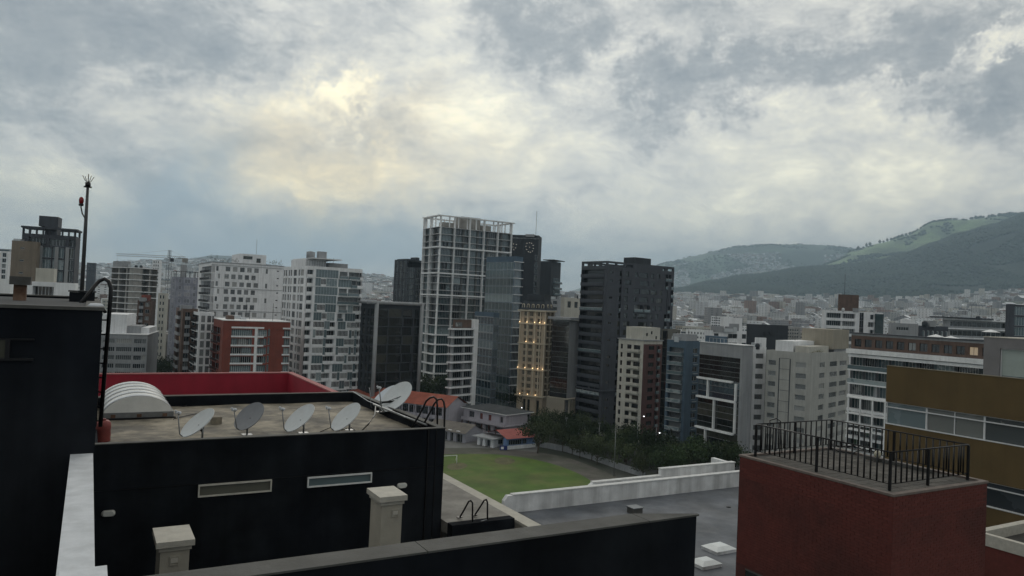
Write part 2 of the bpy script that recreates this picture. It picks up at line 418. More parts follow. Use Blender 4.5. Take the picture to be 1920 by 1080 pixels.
        wl.build('wall', s.m if isinstance(s.m, list) else [s.m], s.o)
    def rbox(s, fx0, fx1, fy0, fy1, za, zb, m=None, name='roof_room', win=False):
        mb = MB(); mb.box(fx0*s.WR, fy0*s.WL, za, fx1*s.WR, fy1*s.WL, zb, 0)
        r_ = mb.build(name, m or s.m, s.o)
        return r_
    def clutter(s, n=4, zb=None):
        z = (zb or s.h)+.04
        for i in range(n):
            x = (.15+.7*rnd())*s.WR; y = (.15+.7*rnd())*s.WL; k = rnd()
            mb = MB()
            if k < .4: mb.lathe([(0,0),(.8,0),(.85,1.3),(.5,1.7),(0,1.75)], 14); mb.build('water_tank', char if rnd() < .5 else wmet, s.o, (x, y, z))
            elif k < .75:
                a, b_ = .8+rnd()*1.4, .6+rnd(); mb.box(-a, -b_, 0, a, b_, 1+rnd()); mb.build('air_unit', alu if rnd() < .5 else greyw, s.o, (x, y, z))
            else:
                hh = 3+rnd()*4; mb.tube([(0,0,0),(0,0,hh)], .06, 5); mb.box(-.5,-.03,hh*.8,.5,.03,hh*.8+.05); mb.box(-.35,-.03,hh*.65,.35,.03,hh*.65+.05); mb.build('antenna', dmet, s.o, (x, y, z))
    def crown(s, za, zb, nL, nR, m=None, t=.5, over=0, name='crown_frame'):
        mb = MB(); W, L = s.WR, s.WL
        def post(x, y): mb.box(x, y, za, x+t, y+t, zb-t, 0, 'bt')
        for i in range(nR+1):
            x = (W-t)*i/nR; post(x, 0); post(x, L-t)
        for i in range(1, nL):
            y = (L-t)*i/nL; post(0, y); post(W-t, y)
        mb.box(-over, -over, zb-t, W+over, t, zb); mb.box(-over, L-t, zb-t, W+over, L+over, zb)
        mb.box(-over, t, zb-t, t, L-t, zb); mb.box(W-t, t, zb-t, W+over, L-t, zb)
        mb.build(name, m or s.m, s.o)
# ------------------------------------------------------------------ ground and hills
def pxe(x, y):    # image point -> (angle column, elevation in px above the horizon)
    v = ray(x, y); k = F/v.dot(fh); v = v*k
    return v.dot(r0), v.z
def prof(pts, cx_):
    if cx_ <= pts[0][0]: return pts[0][1]
    for (a, b), (c, d) in zip(pts, pts[1:]):
        if cx_ <= c: 
            t_ = (cx_-a)/(c-a); t_ = t_*t_*(3-2*t_)*.5+t_*.5; return b+(d-b)*t_
    return pts[-1][1]
P = lambda *p: [pxe(x, y) for x, y in p]
edge = P((-500, 500), (0, 500), (165, 497), (260, 490), (350, 486), (440, 489), (560, 504), (690, 515), (760, 524), (1000, 549), (1270, 552), (1500, 558), (1640, 562), (1780, 556), (1920, 545), (2500, 520))
SR = 3400
def edge_d(c): return 5200 if c < -300 else (3400 if c > 100 else 5200+(c+300)/400*(3400-5200))
def zcity(c, d):
    De = edge_d(c); ze = CZ+prof(edge, c)/F*De
    if d < 560: return 0.0
    t_ = (d-560)/(De-560)
    z = ze*(t_**1.12 if t_ < 1 else 1)
    z += 9*min(1, (d-560)/900)*(noise.noise((c*d/F/330, d/330, 0)))*(1 if d > 560 else 0)
    return z
HILLS = {
 'far_hill': (6200, 9000, P((1000, 560), (1180, 520), (1255, 491), (1300, 481), (1340, 471), (1380, 462), (1440, 459), (1500, 458), (1560, 461), (1600, 466), (1700, 478), (1920, 482), (2400, 470))),
 'grassy_ridge': (4700, 6700, P((1380, 575), (1500, 522), (1560, 492), (1600, 470), (1650, 456), (1700, 443), (1750, 421), (1800, 414), (1850, 408), (1890, 402), (1920, 397), (2100, 350), (2500, 330))),
 'forest_hill': (3700, 5300, P((1150, 585), (1210, 560), (1270, 545), (1330, 530), (1400, 519), (1520, 503), (1600, 498), (1650, 490), (1700, 477), (1750, 458), (1800, 440), (1860, 424), (1920, 404), (2100, 370), (2500, 350))),
 'wooded_rise': (3100, 3600, P((1480, 590), (1560, 563), (1620, 556), (1700, 551), (1760, 553), (1800, 560), (1900, 590))),
 'blue_hill': (5600, 7500, P((230, 520), (330, 492), (365, 484), (400, 479), (440, 481), (500, 495), (560, 520))),
}
def zhill(h, c, d):
    d0, d1, pr = h; zc = CZ+prof(pr, c)/F*d1
    zb = zcity(c, d0)-6
    t_ = (d-d0)/(d1-d0)
    if t_ < 0: return zb+t_*200
    if t_ <= 1: s_ = .35*t_+.65*t_*t_*(3-2*t_); z = zb+(zc-zb)*s_
    else: z = zc-(zc-zb)*(t_-1)**2*2.2
    k = max(0, math.sin(math.pi*min(1, max(0, t_))))
    X = c*d/F
    z += k*(zc-zb)*.16*(noise.noise((X/700, d/900, 1.3))+.5*noise.noise((X/260, d/330, 7)))
    return z
def pos(c, d): return r0*(c*d/F)+fh*d
cols_ = sorted(set([-9000, -6000, -4200, -3000, -2200, -1700, -1400]+list(range(-1200, 1201, 12))+[1400, 1700, 2200, 3000, 4200, 6000, 9000]))
rows_ = [-3000, -400, 0, 60, 150, 300, 430, 560, 640, 720, 800, 900, 1000]+[1000*1.05**k for k in range(1, 48)]+[11000, 16000]
b = MB()
for d in rows_:
    for c in cols_:
        dd = max(abs(d), 60); p = r0*(c*dd/F)+fh*d
        z = zcity(c, d) if d < 9900 else zcity(c, edge_d(c))-100
        b.v.append((p.x, p.y, z))
nc = len(cols_)
for i in range(len(rows_)-1):
    for j in range(nc-1):
        a = i*nc+j; b.f.append((a, a+1, a+nc+1, a+nc)); b.m.append(0); b.sm.append(True)
gm = mat('city_ground', (.085, .085, .082), var=.4, scale=.02, c2=(.045, .06, .035), c2s=.012)
tag(b.build('ground', gm), kind='structure')
hmat = {'far_hill': mat('hill_fields', (.12, .18, .12), var=.3, scale=.004, c2=(.04, .062, .045), c2s=.0022),
 'grassy_ridge': mat('ridge_grass', (.20, .29, .13), var=.35, scale=.01, c2=(.10, .15, .085), c2s=.004),
 'forest_hill': mat('eucalyptus_forest', (.010, .018, .014), var=.35, scale=.012, c2=(.024, .036, .022), c2s=.003),
 'wooded_rise': mat('wood', (.016, .026, .018), var=.35, scale=.03),
 'blue_hill': mat('far_slope', (.03, .045, .04), var=.3, scale=.005)}
for hn, h in HILLS.items():
    b = MB(); lo, hi = h[2][0][0]-40, h[2][-1][0]+60
    if hn in ('forest_hill', 'grassy_ridge', 'far_hill'): hi += 2500
    cs = [lo+(hi-lo)*i/ (260 if hi-lo < 1500 else 520) for i in range((261 if hi-lo < 1500 else 521))]
    ds = [h[0]+(h[1]-h[0])*k/34 for k in range(-2, 52)]
    for d in ds:
        for c in cs:
            p = pos(c, d); b.v.append((p.x, p.y, zhill(h, c, d)))
    nc = len(cs)
    for i in range(len(ds)-1):
        for j in range(nc-1):
            a = i*nc+j; b.f.append((a, a+1, a+nc+1, a+nc)); b.m.append(0); b.sm.append(True)
    o = tag(b.build('mountain' if 'ridge' in hn or 'forest' in hn else 'hill', hmat[hn]), kind='structure')
def hz(c, d):
    z = zcity(c, d)
    for h in HILLS.values():
        if h[2][0][0]-40 < c < h[2][-1][0]+60 and h[0] < d < h[1]*1.2: z = max(z, zhill(h, c, d))
    return z
# forest tree tops: cones and round crowns over the wooded slopes
def forest():
    b = MB()
    def tuft(p, r_, h_):
        n = len(b.v); k = 5; a0 = rnd()*6
        for i in range(k):
            a = a0+i*2*math.pi/k; q_ = r_*(.8+.4*rnd()); b.v.append((p[0]+math.cos(a)*q_, p[1]+math.sin(a)*q_, p[2]+h_*.45))
        b.v.append((p[0], p[1], p[2]+h_)); b.v.append((p[0], p[1], p[2]))
        for i in range(k):
            b.f.append((n+i, n+(i+1) % k, n+k)); b.f.append((n+(i+1) % k, n+i, n+k+1)); b.m += [0, 0]; b.sm += [True, True]
    R2 = random.Random(3)
    H = HILLS['forest_hill']
    for i in range(15000):
        c = R2.uniform(200, 1020); d = H[0]+(H[1]-H[0])*R2.random()**.8*1.02
        z = zhill(H, c, d)
        if z < zcity(c, d)-4: continue
        p = pos(c, d)
        if noise.noise((p.x/260, p.y/260, 4)) > .42 and c > 700 and d < 4700: continue
        tuft((p.x, p.y, z-2), 9+8*R2.random(), 14+12*R2.random())
    H = HILLS['wooded_rise']
    for i in range(1800):
        c = R2.uniform(H[2][0][0], H[2][-1][0]); d = H[0]+(H[1]-H[0])*R2.random()*1.02
        p = pos(c, d); tuft((p.x, p.y, zhill(H, c, d)-2), 7+5*R2.random(), 12+8*R2.random())
    H = HILLS['grassy_ridge']
    for i in range(9000):
        c = R2.uniform(420, 1030); d = H[0]+(H[1]-H[0])*(R2.random()*1.03)
        p = pos(c, d); nn = .8*noise.noise((p.x/330, p.y/480, 9))+.5*noise.noise((p.x/110, p.y/160, 2))
        crest = abs(d-H[1]) < 60
        if nn > (.05 if crest else .20 if c > 690 else (-.12 if c < 630 else .08)): tuft((p.x, p.y, zhill(H, c, d)-2), 9+8*R2.random(), 16+(16 if crest else 6)*R2.random())
    # lone ridge-top trees and the scrubby far dome
    for x in list(range(1650, 1760, 7))+[1765, 1782, 1822, 1828, 1853, 1858, 1595, 1610, 1625, 1632]:
        c, e_ = pxe(x, 440); p = pos(c, H[1]); tuft((p.x, p.y, zhill(H, c, H[1])-3), 13+7*R2.random(), 26+22*R2.random())
    H = HILLS['far_hill']
    for i in range(5200):
        c = R2.uniform(200, 760); d = H[0]+(H[1]-H[0])*(R2.random()*1.02); p = pos(c, d)
        if noise.noise((p.x/600, p.y/600, 5)) > -.02 or abs(d-H[1]) < 60 and R2.random() < .5: tuft((p.x, p.y, zhill(H, c, d)-2), 9+9*R2.random(), 12+9*R2.random())
    tag(b.build('forest', mat('forest_trees', (.02, .034, .02), var=.45, scale=.02)), 'dark eucalyptus forest spread over the mountain slopes on the right', 'forest', kind='stuff')
forest()

# ------------------------------------------------------------------ the far city: thousands of houses nobody could count
def far_city():
    R2 = random.Random(11)
    cm = bpy.data.materials.new('far_city_walls'); cm.use_nodes = True
    nt = cm.node_tree; nd = nt.nodes; p = nd['Principled BSDF']; p.inputs['Roughness'].default_value = .85
    at_ = nd.new('ShaderNodeAttribute'); at_.attribute_name = 'paint'; at_.attribute_type = 'GEOMETRY'
    co = nd.new('ShaderNodeTexCoord'); br = nd.new('ShaderNodeTexBrick')
    sp_ = nd.new('ShaderNodeSeparateXYZ'); nt.links.new(co.outputs['Object'], sp_.inputs[0])
    ad = nd.new('ShaderNodeMath'); ad.operation = 'ADD'; nt.links.new(sp_.outputs[0], ad.inputs[0]); nt.links.new(sp_.outputs[1], ad.inputs[1])
    cb = nd.new('ShaderNodeCombineXYZ'); nt.links.new(ad.outputs[0], cb.inputs[0]); nt.links.new(sp_.outputs[2], cb.inputs[1]); nt.links.new(cb.outputs[0], br.inputs['Vector'])
    br.inputs['Scale'].default_value = 1; br.inputs['Brick Width'].default_value = 3.4; br.inputs['Row Height'].default_value = 3
    br.inputs['Mortar Size'].default_value = 1.15; br.inputs['Mortar Smooth'].default_value = .1; br.offset = 0
    geo = nd.new('ShaderNodeNewGeometry'); sn = nd.new('ShaderNodeSeparateXYZ'); nt.links.new(geo.outputs['Normal'], sn.inputs[0])
    lt = nd.new('ShaderNodeMath'); lt.operation = 'LESS_THAN'; lt.inputs[1].default_value = .5; nt.links.new(sn.outputs[2], lt.inputs[0])
    iv = nd.new('ShaderNodeMath'); iv.operation = 'SUBTRACT'; iv.inputs[0].default_value = 1; nt.links.new(br.outputs['Fac'], iv.inputs[1])
    ml = nd.new('ShaderNodeMath'); ml.operation = 'MULTIPLY'; nt.links.new(lt.outputs[0], ml.inputs[0]); nt.links.new(iv.outputs[0], ml.inputs[1])
    mx = nd.new('ShaderNodeMix'); mx.data_type = 'RGBA'; nt.links.new(ml.outputs[0], mx.inputs[0]); nt.links.new(at_.outputs['Color'], mx.inputs[6]); mx.inputs[7].default_value = (.035, .04, .045, 1)
    nt.links.new(mx.outputs[2], p.inputs['Base Color'])
    V, Fc, Cc = [], [], []
    pal = [(.66,.67,.68),(.56,.57,.58),(.5,.48,.44),(.40,.40,.40),(.27,.27,.28),(.27,.19,.16),(.6,.6,.6),(.75,.76,.77),(.22,.22,.23),(.66,.67,.69),(.45,.46,.48)]
    roofp = [(.22,.22,.21),(.8,.82,.85),(.7,.72,.75),(.3,.3,.29),(.16,.16,.16),(.25,.09,.06),(.42,.43,.44),(.6,.62,.64),(.2,.12,.09),(.75,.77,.8)]
    def house(p, z, sx, sy, h, ang, gable=False):
        c, s_ = math.cos(ang), math.sin(ang); n = len(V)
        for zz in (z-3, z+h):
            for x, y in ((-sx, -sy), (sx, -sy), (sx, sy), (-sx, sy)): V.append((p.x+x*c-y*s_, p.y+x*s_+y*c, zz))
        wc = R2.choice(pal); k = .8+.35*R2.random(); wc = tuple(min(.8, q_*k) for q_ in wc); rc = R2.choice(roofp)
        for q_ in ((0,1,5,4),(1,2,6,5),(2,3,7,6),(3,0,4,7)): Fc.append(tuple(n+i for i in q_)); Cc.append(wc)
        if gable:
            m_ = len(V); V.append(((V[n+4][0]+V[n+7][0])/2, (V[n+4][1]+V[n+7][1])/2, z+h+sy*.45)); V.append(((V[n+5][0]+V[n+6][0])/2, (V[n+5][1]+V[n+6][1])/2, z+h+sy*.45))
            for q_ in ((n+4,n+5,m_+1,m_),(n+6,n+7,m_,m_+1)): Fc.append(q_); Cc.append(rc)
            for q_ in ((n+5,n+6,m_+1),(n+7,n+4,m_)): Fc.append(q_); Cc.append(wc)
        else: Fc.append((n+4,n+5,n+6,n+7)); Cc.append(rc)
    base = -math.atan2(1, 1)*0
    cnt = 0
    for i in range(40000):
        c = R2.uniform(-1150, 1150); De = edge_d(c)
        d = 900+(De-900)*R2.random()**.75
        p = pos(c, d); dens = noise.noise((p.x/260, p.y/260, 3))+.35*noise.noise((p.x/90, p.y/90, 8))
        if dens < -.30: continue
        z = zcity(c, d); big = R2.random()
        ang = (0, .35, -.5, .8)[int((noise.noise((p.x/900, p.y/900, 0))+1)*2) % 4]
        s1 = 3.5+4*R2.random(); h = 3.5+4*R2.random()**1.5
        if big > .985 and d < 3000: s1 = 8+4*R2.random(); h = 14+20*R2.random()
        elif big > .9: s1 = 8+8*R2.random(); h = 7+8*R2.random()
        house(p, z, s1, s1*(.6+.5*R2.random()), h, ang, R2.random() < .35 and h < 10); cnt += 1
    # suburbs climbing the hills
    for hn, n_, c0, c1, t0, t1 in (('far_hill', 12000, 220, 640, -.15, .72), ('grassy_ridge', 260, 400, 620, .30, .5), ('blue_hill', 900, -700, -380, .0, .5)):
        H = HILLS[hn]
        for i in range(n_):
            c = R2.uniform(c0, c1); t_ = t0+(t1-t0)*R2.random()**1.3; d = H[0]+(H[1]-H[0])*t_; p = pos(c, d)
            if hn == 'far_hill' and noise.noise((p.x/500, p.y/420, 6)) < -.3+max(0, t_-.25)*1.0: continue
            house(p, zhill(H, c, d), 8+7*R2.random(), 6+6*R2.random(), 8+8*R2.random(), R2.random()*3)
    me = bpy.data.meshes.new('far_city'); me.from_pydata(V, [], Fc); me.materials.append(cm)
    ca = me.color_attributes.new('paint', 'FLOAT_COLOR', 'CORNER')
    buf = []
    for f_, c_ in zip(Fc, Cc): buf += [c_[0], c_[1], c_[2], 1]*len(f_)
    ca.data.foreach_set('color', buf); me.update()
    tag(link('far_city', me), 'countless small white and grey houses filling the valley and slopes far off', 'city', kind='stuff')
far_city()
# air: one closed box of pale haze round the whole place
b = MB(); b.box(-13000, -13000, -130, 13000, 13000, 1250)
hm = bpy.data.materials.new('haze'); hm.use_nodes = True; hm.node_tree.nodes.clear()
pv = hm.node_tree.nodes.new('ShaderNodeVolumePrincipled'); pv.inputs['Density'].default_value = HAZE = 1.15e-4
pv.inputs['Color'].default_value = (.58, .80, 1, 1); pv.inputs['Anisotropy'].default_value = .45
oo = hm.node_tree.nodes.new('ShaderNodeOutputMaterial'); hm.node_tree.links.new(pv.outputs[0], oo.inputs['Volume'])
tag(b.build('haze', hm), 'pale haze in the air over the whole valley', 'haze', kind='stuff')
# ------------------------------------------------------------------ the towers
W_ = lambda **k: dict(dict(lo=.3, hi=.85, r=.18, g=Gd, fr=alu), **k)
def rows_for(B, za, zb, fl=3.0): return max(1, round((zb-za)/fl))

# construction tower behind its white frame
def frame_tower():
    B = Bld('skyscraper', 'tallest tower, glass floors behind an open white concrete frame with an empty top', 800, 826, 959, 403, 345, -31, mat('dark_concrete', (.13, .135, .135), streak=.2))
    top = B.h; crownz = top-5.6; pod = B.zy(610); p0 = B.zy(695)
    n = rows_for(B, pod, crownz, 3.2)
    st = {'g': W_(lo=.06, hi=.92, r=.5, g=Gt, nx=3), 'd': W_(lo=.06, hi=.92, r=.5, g=Gd, nx=2), 'k': W_(lo=.06, hi=.92, r=.5, g=Gb, nx=2)}
    B.face('R', pod, crownz, n, ['ggg:dd:ggg:kk:ddd:gg', 'ggg:gg:dgg:kk:ggg:gg', 'gdg:dd:ggg:gg:ddd:gd'], st)
    B.face('L', pod, crownz, n, 'ggg:dd', st)
    for sd in 'RL': B.bands(sd, pod, crownz, n, .13, 1.2, white, 'floor_slab')
    us = [0, .19, .40, .60, .80, 1.0]
    B.piers('R', us, p0-6, top, .32, 1.5, white2, 'column'); B.piers('L', [0, .5], p0-6, top, .32, 1.5, white2, 'column')
    for z in (B.zy(463, 1), B.zy(512, 1), B.zy(553, 1)):
        mb = MB(); mb.box(-1.5, -1.6, z-.3, B.WR, -1.1, z+.3); mb.box(-1.6, -1.1, z-.3, -1.1, B.WL, z+.3); mb.build('frame_beam', white2, B.o)
    # podium: deep glass belt and white ringed lower floors
    B.face('R', B.zy(628), pod, 1, 'ggggggggggg', {'g': W_(lo=.04, hi=.97, r=.1, g=Gt, nx=1)})
    B.face('L', B.zy(628), pod, 1, 'ggg', {'g': W_(lo=.04, hi=.97, r=.1, g=Gt, nx=1)})
    zb = B.zy(628); nl = 4
    for sd, pt in (('R', 'ggg:ggg:ggg:ggg:ggg'), ('L', 'ggg:ggg')):
        B.face(sd, p0-6, zb, nl+1, pt, {'g': W_(lo=.05, hi=.95, r=.6, g=Gt, nx=2)})
        B.bands(sd, p0-6, zb, nl+1, .55, 1.5, white, 'floor_slab')
    # open top
    B.done['R'].append((crownz, top)); B.done['L'].append((crownz, top))
    h0 = B.h; B.h = crownz; B.roof(.3); B.h = h0
    B.crown(crownz+.2, top, 3, 8, white2, .45, 1.5, 'roof_frame')
    B.rbox(.35, .62, .3, .7, crownz, B.zy(399), conc, 'lift_tower')
    B.rbox(.12, .3, .4, .7, crownz, crownz+3.2, conc, 'roof_room'); B.rbox(.66, .8, .4, .7, crownz, crownz+3.6, conc, 'roof_room')
frame_tower()

B = Bld('glass_tower', 'faceted pale blue glass tower standing in front of the tallest tower', 912, 966, 981, 486, 300, -42, bluer)
n = rows_for(B, 0, B.h-1, 3.3)
B.face('L', 0, B.h-1, n, ['gggggggg'], {'g': W_(lo=.05, hi=.97, r=.06, g=Gt, nx=1, bar=.08)})
B.face('R', 0, B.h-1, n, 'ggg', {'g': W_(lo=.05, hi=.97, r=.5, g=Gb, nx=2, bar=.1)}); B.bands('R', 0, B.h-1, n, .25, .6, white, 'floor_slab'); B.bands('L', 0, B.h-1, n, .12, .10, bluer); B.roof(1.2)
B = Bld('glass_annex', 'lower navy glass block with a white grid below the pale blue glass tower', 890, 926, 936, 590, 288, -36, bluer)
n = rows_for(B, 0, B.h-1, 3.1)
B.face('L', 0, B.h-1, n, 'gggggg', {'g': W_(lo=.06, hi=.96, r=.06, g=Gb, nx=1, bar=.09)}); B.face('R', 0, B.h-1, n, 'gg', {'g': W_(lo=.06, hi=.96, r=.06, g=Gb, nx=2)}); B.bands('L', 0, B.h-1, n//2, .3, .14, greyw); B.roof(.8)
B = Bld('corner_block', 'narrow apartment block with white curved ledges and a brown top floor by the tallest tower', 843, 849, 887, 617, 266, -50, greyw)
n = rows_for(B, 6, B.h, 3.1)
B.face('R', 6, B.h, n, 'ggg:gg', {'g': W_(lo=.12, hi=.92, r=.8, g=Gd, nx=2)}); B.face('L', 6, B.h, n, 'gg', {'g': W_(lo=.12, hi=.92, r=.8, nx=2)})
B.bands('R', 6, B.h, n, .5, .9, white); B.bands('L', 6, B.h, n, .5, .9, white); B.roof(.4)
mb = MB(); mb.box(B.WR+.003, -.7, 0, B.WR+2.2, B.WL*.8, B.h+3.6); mb.build('side_wall', white, B.o)
mb = MB(); mb.box(.8, .8, B.h+.1, B.WR-.1, B.WL-.8, B.h+3.4); mb.build('top_floor', brownb, B.o)
mb = MB(); mb.box(2, .7, B.h+.9, 5.5, .79, B.h+2.4); mb.build('window', Gw, B.o)

B = Bld('dark_tower', 'tall black slab tower with dots of light near its top, right of the tallest tower', 957, 1010, 1016, 445, 385, -80, char)
B.face('L', B.h-9, B.h, 1, 'gggggggg', {'g': W_(lo=.9, hi=.95, r=.02, g=Gk)}); 
dm = mat('dot_light', (.5, .5, .45), emit=((1, .93, .8), .6)); mb = MB(); mb.lathe([(0, 0), (.22, .05), (.22, .15), (0, .2)], 8)
dme = mb.mesh('dot_lamp', dm)
for (du, dz) in [(.12, 3), (.1, 4.6), (.14, 6), (.2, 5), (.22, 3.2), (.60, 2.4), (.57, 4), (.6, 5.6), (.66, 6.8), (.73, 7), (.8, 6.4), (.83, 5), (.82, 3.4), (.76, 2.3), (.69, 2.1), (.7, 4.4)]:
    B.put(dme, 'dot_lamp', 'L', du*B.WL, B.h-dz-1, -.12)
n = rows_for(B, 0, B.h-9, 3.4)
B.face('L', 0, B.h-9, n, '.........g', {'g': W_(g=Gk, lo=.1, hi=.9)}); B.roof(1.0)
mb = MB(); mb.tube([(3, 2, 0), (3, 2, 14)], .09, 5); mb.build('antenna', dmet, B.o, (0, 0, B.h))
mb = MB(); mb.box(-1.2, B.WL*.15, B.h, 4, B.WL*.45, B.h+1.4); mb.build('roof_room', greyw, B.o)
B = Bld('dark_tower', 'charcoal tower with glass balconies on its right edge, lower than the black slab beside it', 1008, 1034, 1052, 491, 410, -60, char)
n = rows_for(B, 0, B.h-2, 3.3)
B.face('L', 0, B.h-2, n, '.........', {}); B.face('R', 0, B.h-2, n, '.ggg', {'g': W_(g=Gb, lo=.05, hi=.9, nx=2, bal='glass', p=1.3, skip=.15)}); B.roof(.4)
mb = MB(); mb.box(-.5, -2, B.h+.9, B.WR+1, B.WL*.6, B.h+1.3); mb.build('roof_slab', char, B.o)
B = Bld('dark_tower', 'black glass tower far off with a stepped flat roof, left of the tallest tower', 740, 764, 798, 489, 430, -40, char)
n = rows_for(B, 0, B.h, 3.4)
B.face('L', 0, B.h, n, '.g.g.g.', {'g': W_(g=Gk, lo=.1, hi=.9)}); B.face('R', 0, B.h-3.5, n, 'g:ggg.gg:ggg', {'g': W_(g=Gk, lo=.05, hi=.9)})
B.done['R'].append((B.h-3.5, B.h)); B.roof(.8); B.rbox(0, .45, 0, .8, B.h+.1, B.h+1.2, char); B.rbox(.6, .8, .2, .6, B.h, B.h+2.6, char, 'lift_tower')

# left group ------------------------------------------------------
B = Bld('white_tower', 'tall white apartment tower with roof garden and boxy penthouse', 373, 397, 532, 496, 296, -30, white)
zb = B.zy(710); n = 18; za = B.h-n*3.05
B.face('R', za, B.h, n, ['..w...ww|.ww|.ww|.ww|.ww|...b....v..', '...w..ww|.ww|.ww|.ww|.ww|..........v..'], {'w': W_(lo=.22, hi=.86, g=Gw, nx=2), 'v': W_(lo=.55, hi=.72, g=Gk), 'b': W_(lo=.2, hi=.85, g=Gw)})
B.face('L', za, B.h, n, '.bbb', {'b': W_(lo=.0, hi=.86, r=1.3, g=Gw, nx=2, bal='bars', p=.7, bm=white)})
B.bands('R', za, B.h, n//3, .2, .15, greyw, 'string_course'); B.roof(1.0); 
mb = MB(); mb.box(-.25, -.25, B.h+1.0, B.WR+.25, B.WL+.25, B.h+1.25); mb.build('coping', greyw, B.o)
B.rbox(.42, .80, .2, .7, B.h, B.h+5.6, white, 'penthouse')
mb = MB(); mb.box(B.WR*.47, B.WL*.2-.06, B.h+3.4, B.WR*.6, B.WL*.2-.003, B.h+4.7); mb.box(B.WR*.66, B.WL*.2-.06, B.h+2.2, B.WR*.72, B.WL*.2-.003, B.h+4); mb.build('window', Gk, B.o)
mb = MB(); mb.tube([(0,0,0), (0,0,6)], .05, 5); mb.build('antenna', dmet, B.o, (B.WR*.62, 3, B.h+5.6)); B.clutter(3)
roof_tops = [B]
B = Bld('white_tower', 'white apartment tower with a pale glass front and open balconies, right of the red block', 532, 577, 680, 503, 258, -34, white)
n = 17; za = B.h-n*3.03; zt = B.h
pat = ['dd.gggggggg:bbb:bbbbe', 'dd.ggwwgggg:gggggbbee', 'dd.gggggggg:bbb:bbbbe', 'dd.gggggggg:bbbbbbbbe', 'dd.gwwwgggg.bbb:ggwwe', 'dd.gggwwggg.bb.ggggee', 'dd.wwwwggdd.ggg:wwwwe', 'dd.gwwwgddd.wwww:gwge', 'dd.wwwwgddd.gggwwwwge', 'dd.wwwwgddd.gwwwwgwge', 'dd.ggggdddd.wwwg:wwwe', 'dd.wwwwgdd.ggggwwwwge', 'dd.wwggddd.wwgwwwggee', 'dd.wwwwdd..wwwggwwgee', 'dd.gwwwddd.gwwwwwggee', 'dd.wwwgddd.wwww:gggee', 'dd.wwwwdd..gwwwwwggee']
B.face('R', za, zt, n, pat, {'g': W_(lo=.03, hi=.97, r=.06, g=Gp, nx=1, bar=.05), 'w': W_(lo=.22, hi=.9, r=.08, g=Gd, nx=2, bar=.1, fr=white2),
    'd': W_(lo=0, hi=.86, r=1.2, g=Gd, nx=1, bal='solid', p=.5, bm=white), 'b': W_(lo=0, hi=.86, r=1.0, g=Gw, nx=2, bal='glass', p=.6), 'e': W_(lo=0, hi=.84, r=1.2, g=Gd, bal='solid', p=.9, bm=white, bh=.9)})
B.face('L', za, zt, n, 'w:w.w:w.ww.w:ww|..', {'w': W_(lo=.16, hi=.9, g=Gw, nx=1)})
B.roof(.9)
B.rbox(.05, .42, .2, .8, B.h, B.h+3.6, white, 'penthouse'); B.rbox(.45, .8, .15, .8, B.h, B.h+2.6, greyw, 'roof_room')
mb = MB(); mb.box(B.WR*.08, 0.5, B.h+3.62, B.WR*.62, B.WL*.8, B.h+3.9); mb.build('roof_slab', white, B.o)
mb = MB(); mb.lathe([(0,0),(1.5,0),(1.5,2.2),(0,2.5)], 16); mb.build('water_tank', greyw, B.o, (B.WR*.14, 6, B.h+3.9)); mb = MB(); mb.box(-1.5,-1,0,1.5,1,2.6); mb.build('air_unit', greyw, B.o, (B.WR*.34, 6, B.h+3.9)); B.clutter(3)
mb = MB()
for k in range(9): mb.box(k*.9, 0, 0, k*.9+.05, .05, 1.9)
mb.box(0, 0, 1.9, 7.3, .05, 1.95); mb.build('pergola', dmet, B.o, (-.2, .3, B.h+.9))

B = Bld('red_block', 'red framed apartment block with white and glass bays and a balcony side', 401, 419, 545, 604, 236, -31, redb)
n = 9; zt = B.h-1.6; za = zt-n*2.9
B.face('R', za, zt, n, ['....gggggggggg|.gggggg:v.......ggg', '....gggwwwwwgg|.gggwgg:v.......ggg', '....wwwwwggggg|.gggggg:v.......ggg', '....gggggwwwww|.ggwwgg:v.......ggg'],
   {'g': W_(lo=.03, hi=.80, r=.55, g=Gp, nx=1, fr=white2), 'w': W_(lo=.03, hi=.80, r=.55, g=Gd, nx=1, fr=white2), 'v': W_(lo=.1, hi=.9, g=Gp)})
B.bands('R', za, zt, n, .55, .06, white2, 'spandrel', .12, .6); B.bands('R', za, zt, n, .5, .3, white, 'spandrel', .885, 1)
B.piers('R', [.485], za, zt, .9, .14, white2, 'white_pier')
B.face('L', za, zt, n, 'bbb.', {'b': W_(lo=0, hi=.86, r=1.2, g=Gk, bal='bars', p=.8)}); B.roof(.5)
mb = MB(); mb.box(-.12, -.12, B.h+.5, B.WR+.12, B.WL+.12, B.h+.72); mb.build('coping', white2, B.o)
B.rbox(.1, .2, .3, .5, B.h, B.h+2, brownb); B.clutter(5)
B = Bld('brown_block', 'brown brick apartment block with rounded white balconies, left of the white tower', 330, 343, 371, 583, 262, -32, brownb)
n = rows_for(B, 3, B.h, 2.9)
B.face('R', 3, B.h, n, '.bb.w.', {'b': W_(lo=0, hi=.86, r=1, g=Gd, bal='solid', p=.9, bm=greyw), 'w': W_()}); B.face('L', 3, B.h, n, '.bb.', {'b': W_(lo=0, hi=.86, r=1, bal='solid', p=.8, bm=greyw)}); B.roof(.8); B.clutter(2)
B = Bld('white_side_block', 'slim white block with stacked balconies wedged in front of the tall white tower', 362, 374, 402, 590, 252, -31, white)
n = rows_for(B, 3, B.h, 2.9)
B.face('R', 3, B.h, n, '.ww.ww:w', {'w': W_(lo=.1, hi=.9, g=Gw, nx=2)}); B.face('L', 3, B.h, n, 'bbb:', {'b': W_(lo=0, hi=.88, r=.9, bal='bars', p=.6)}); B.roof(.7)
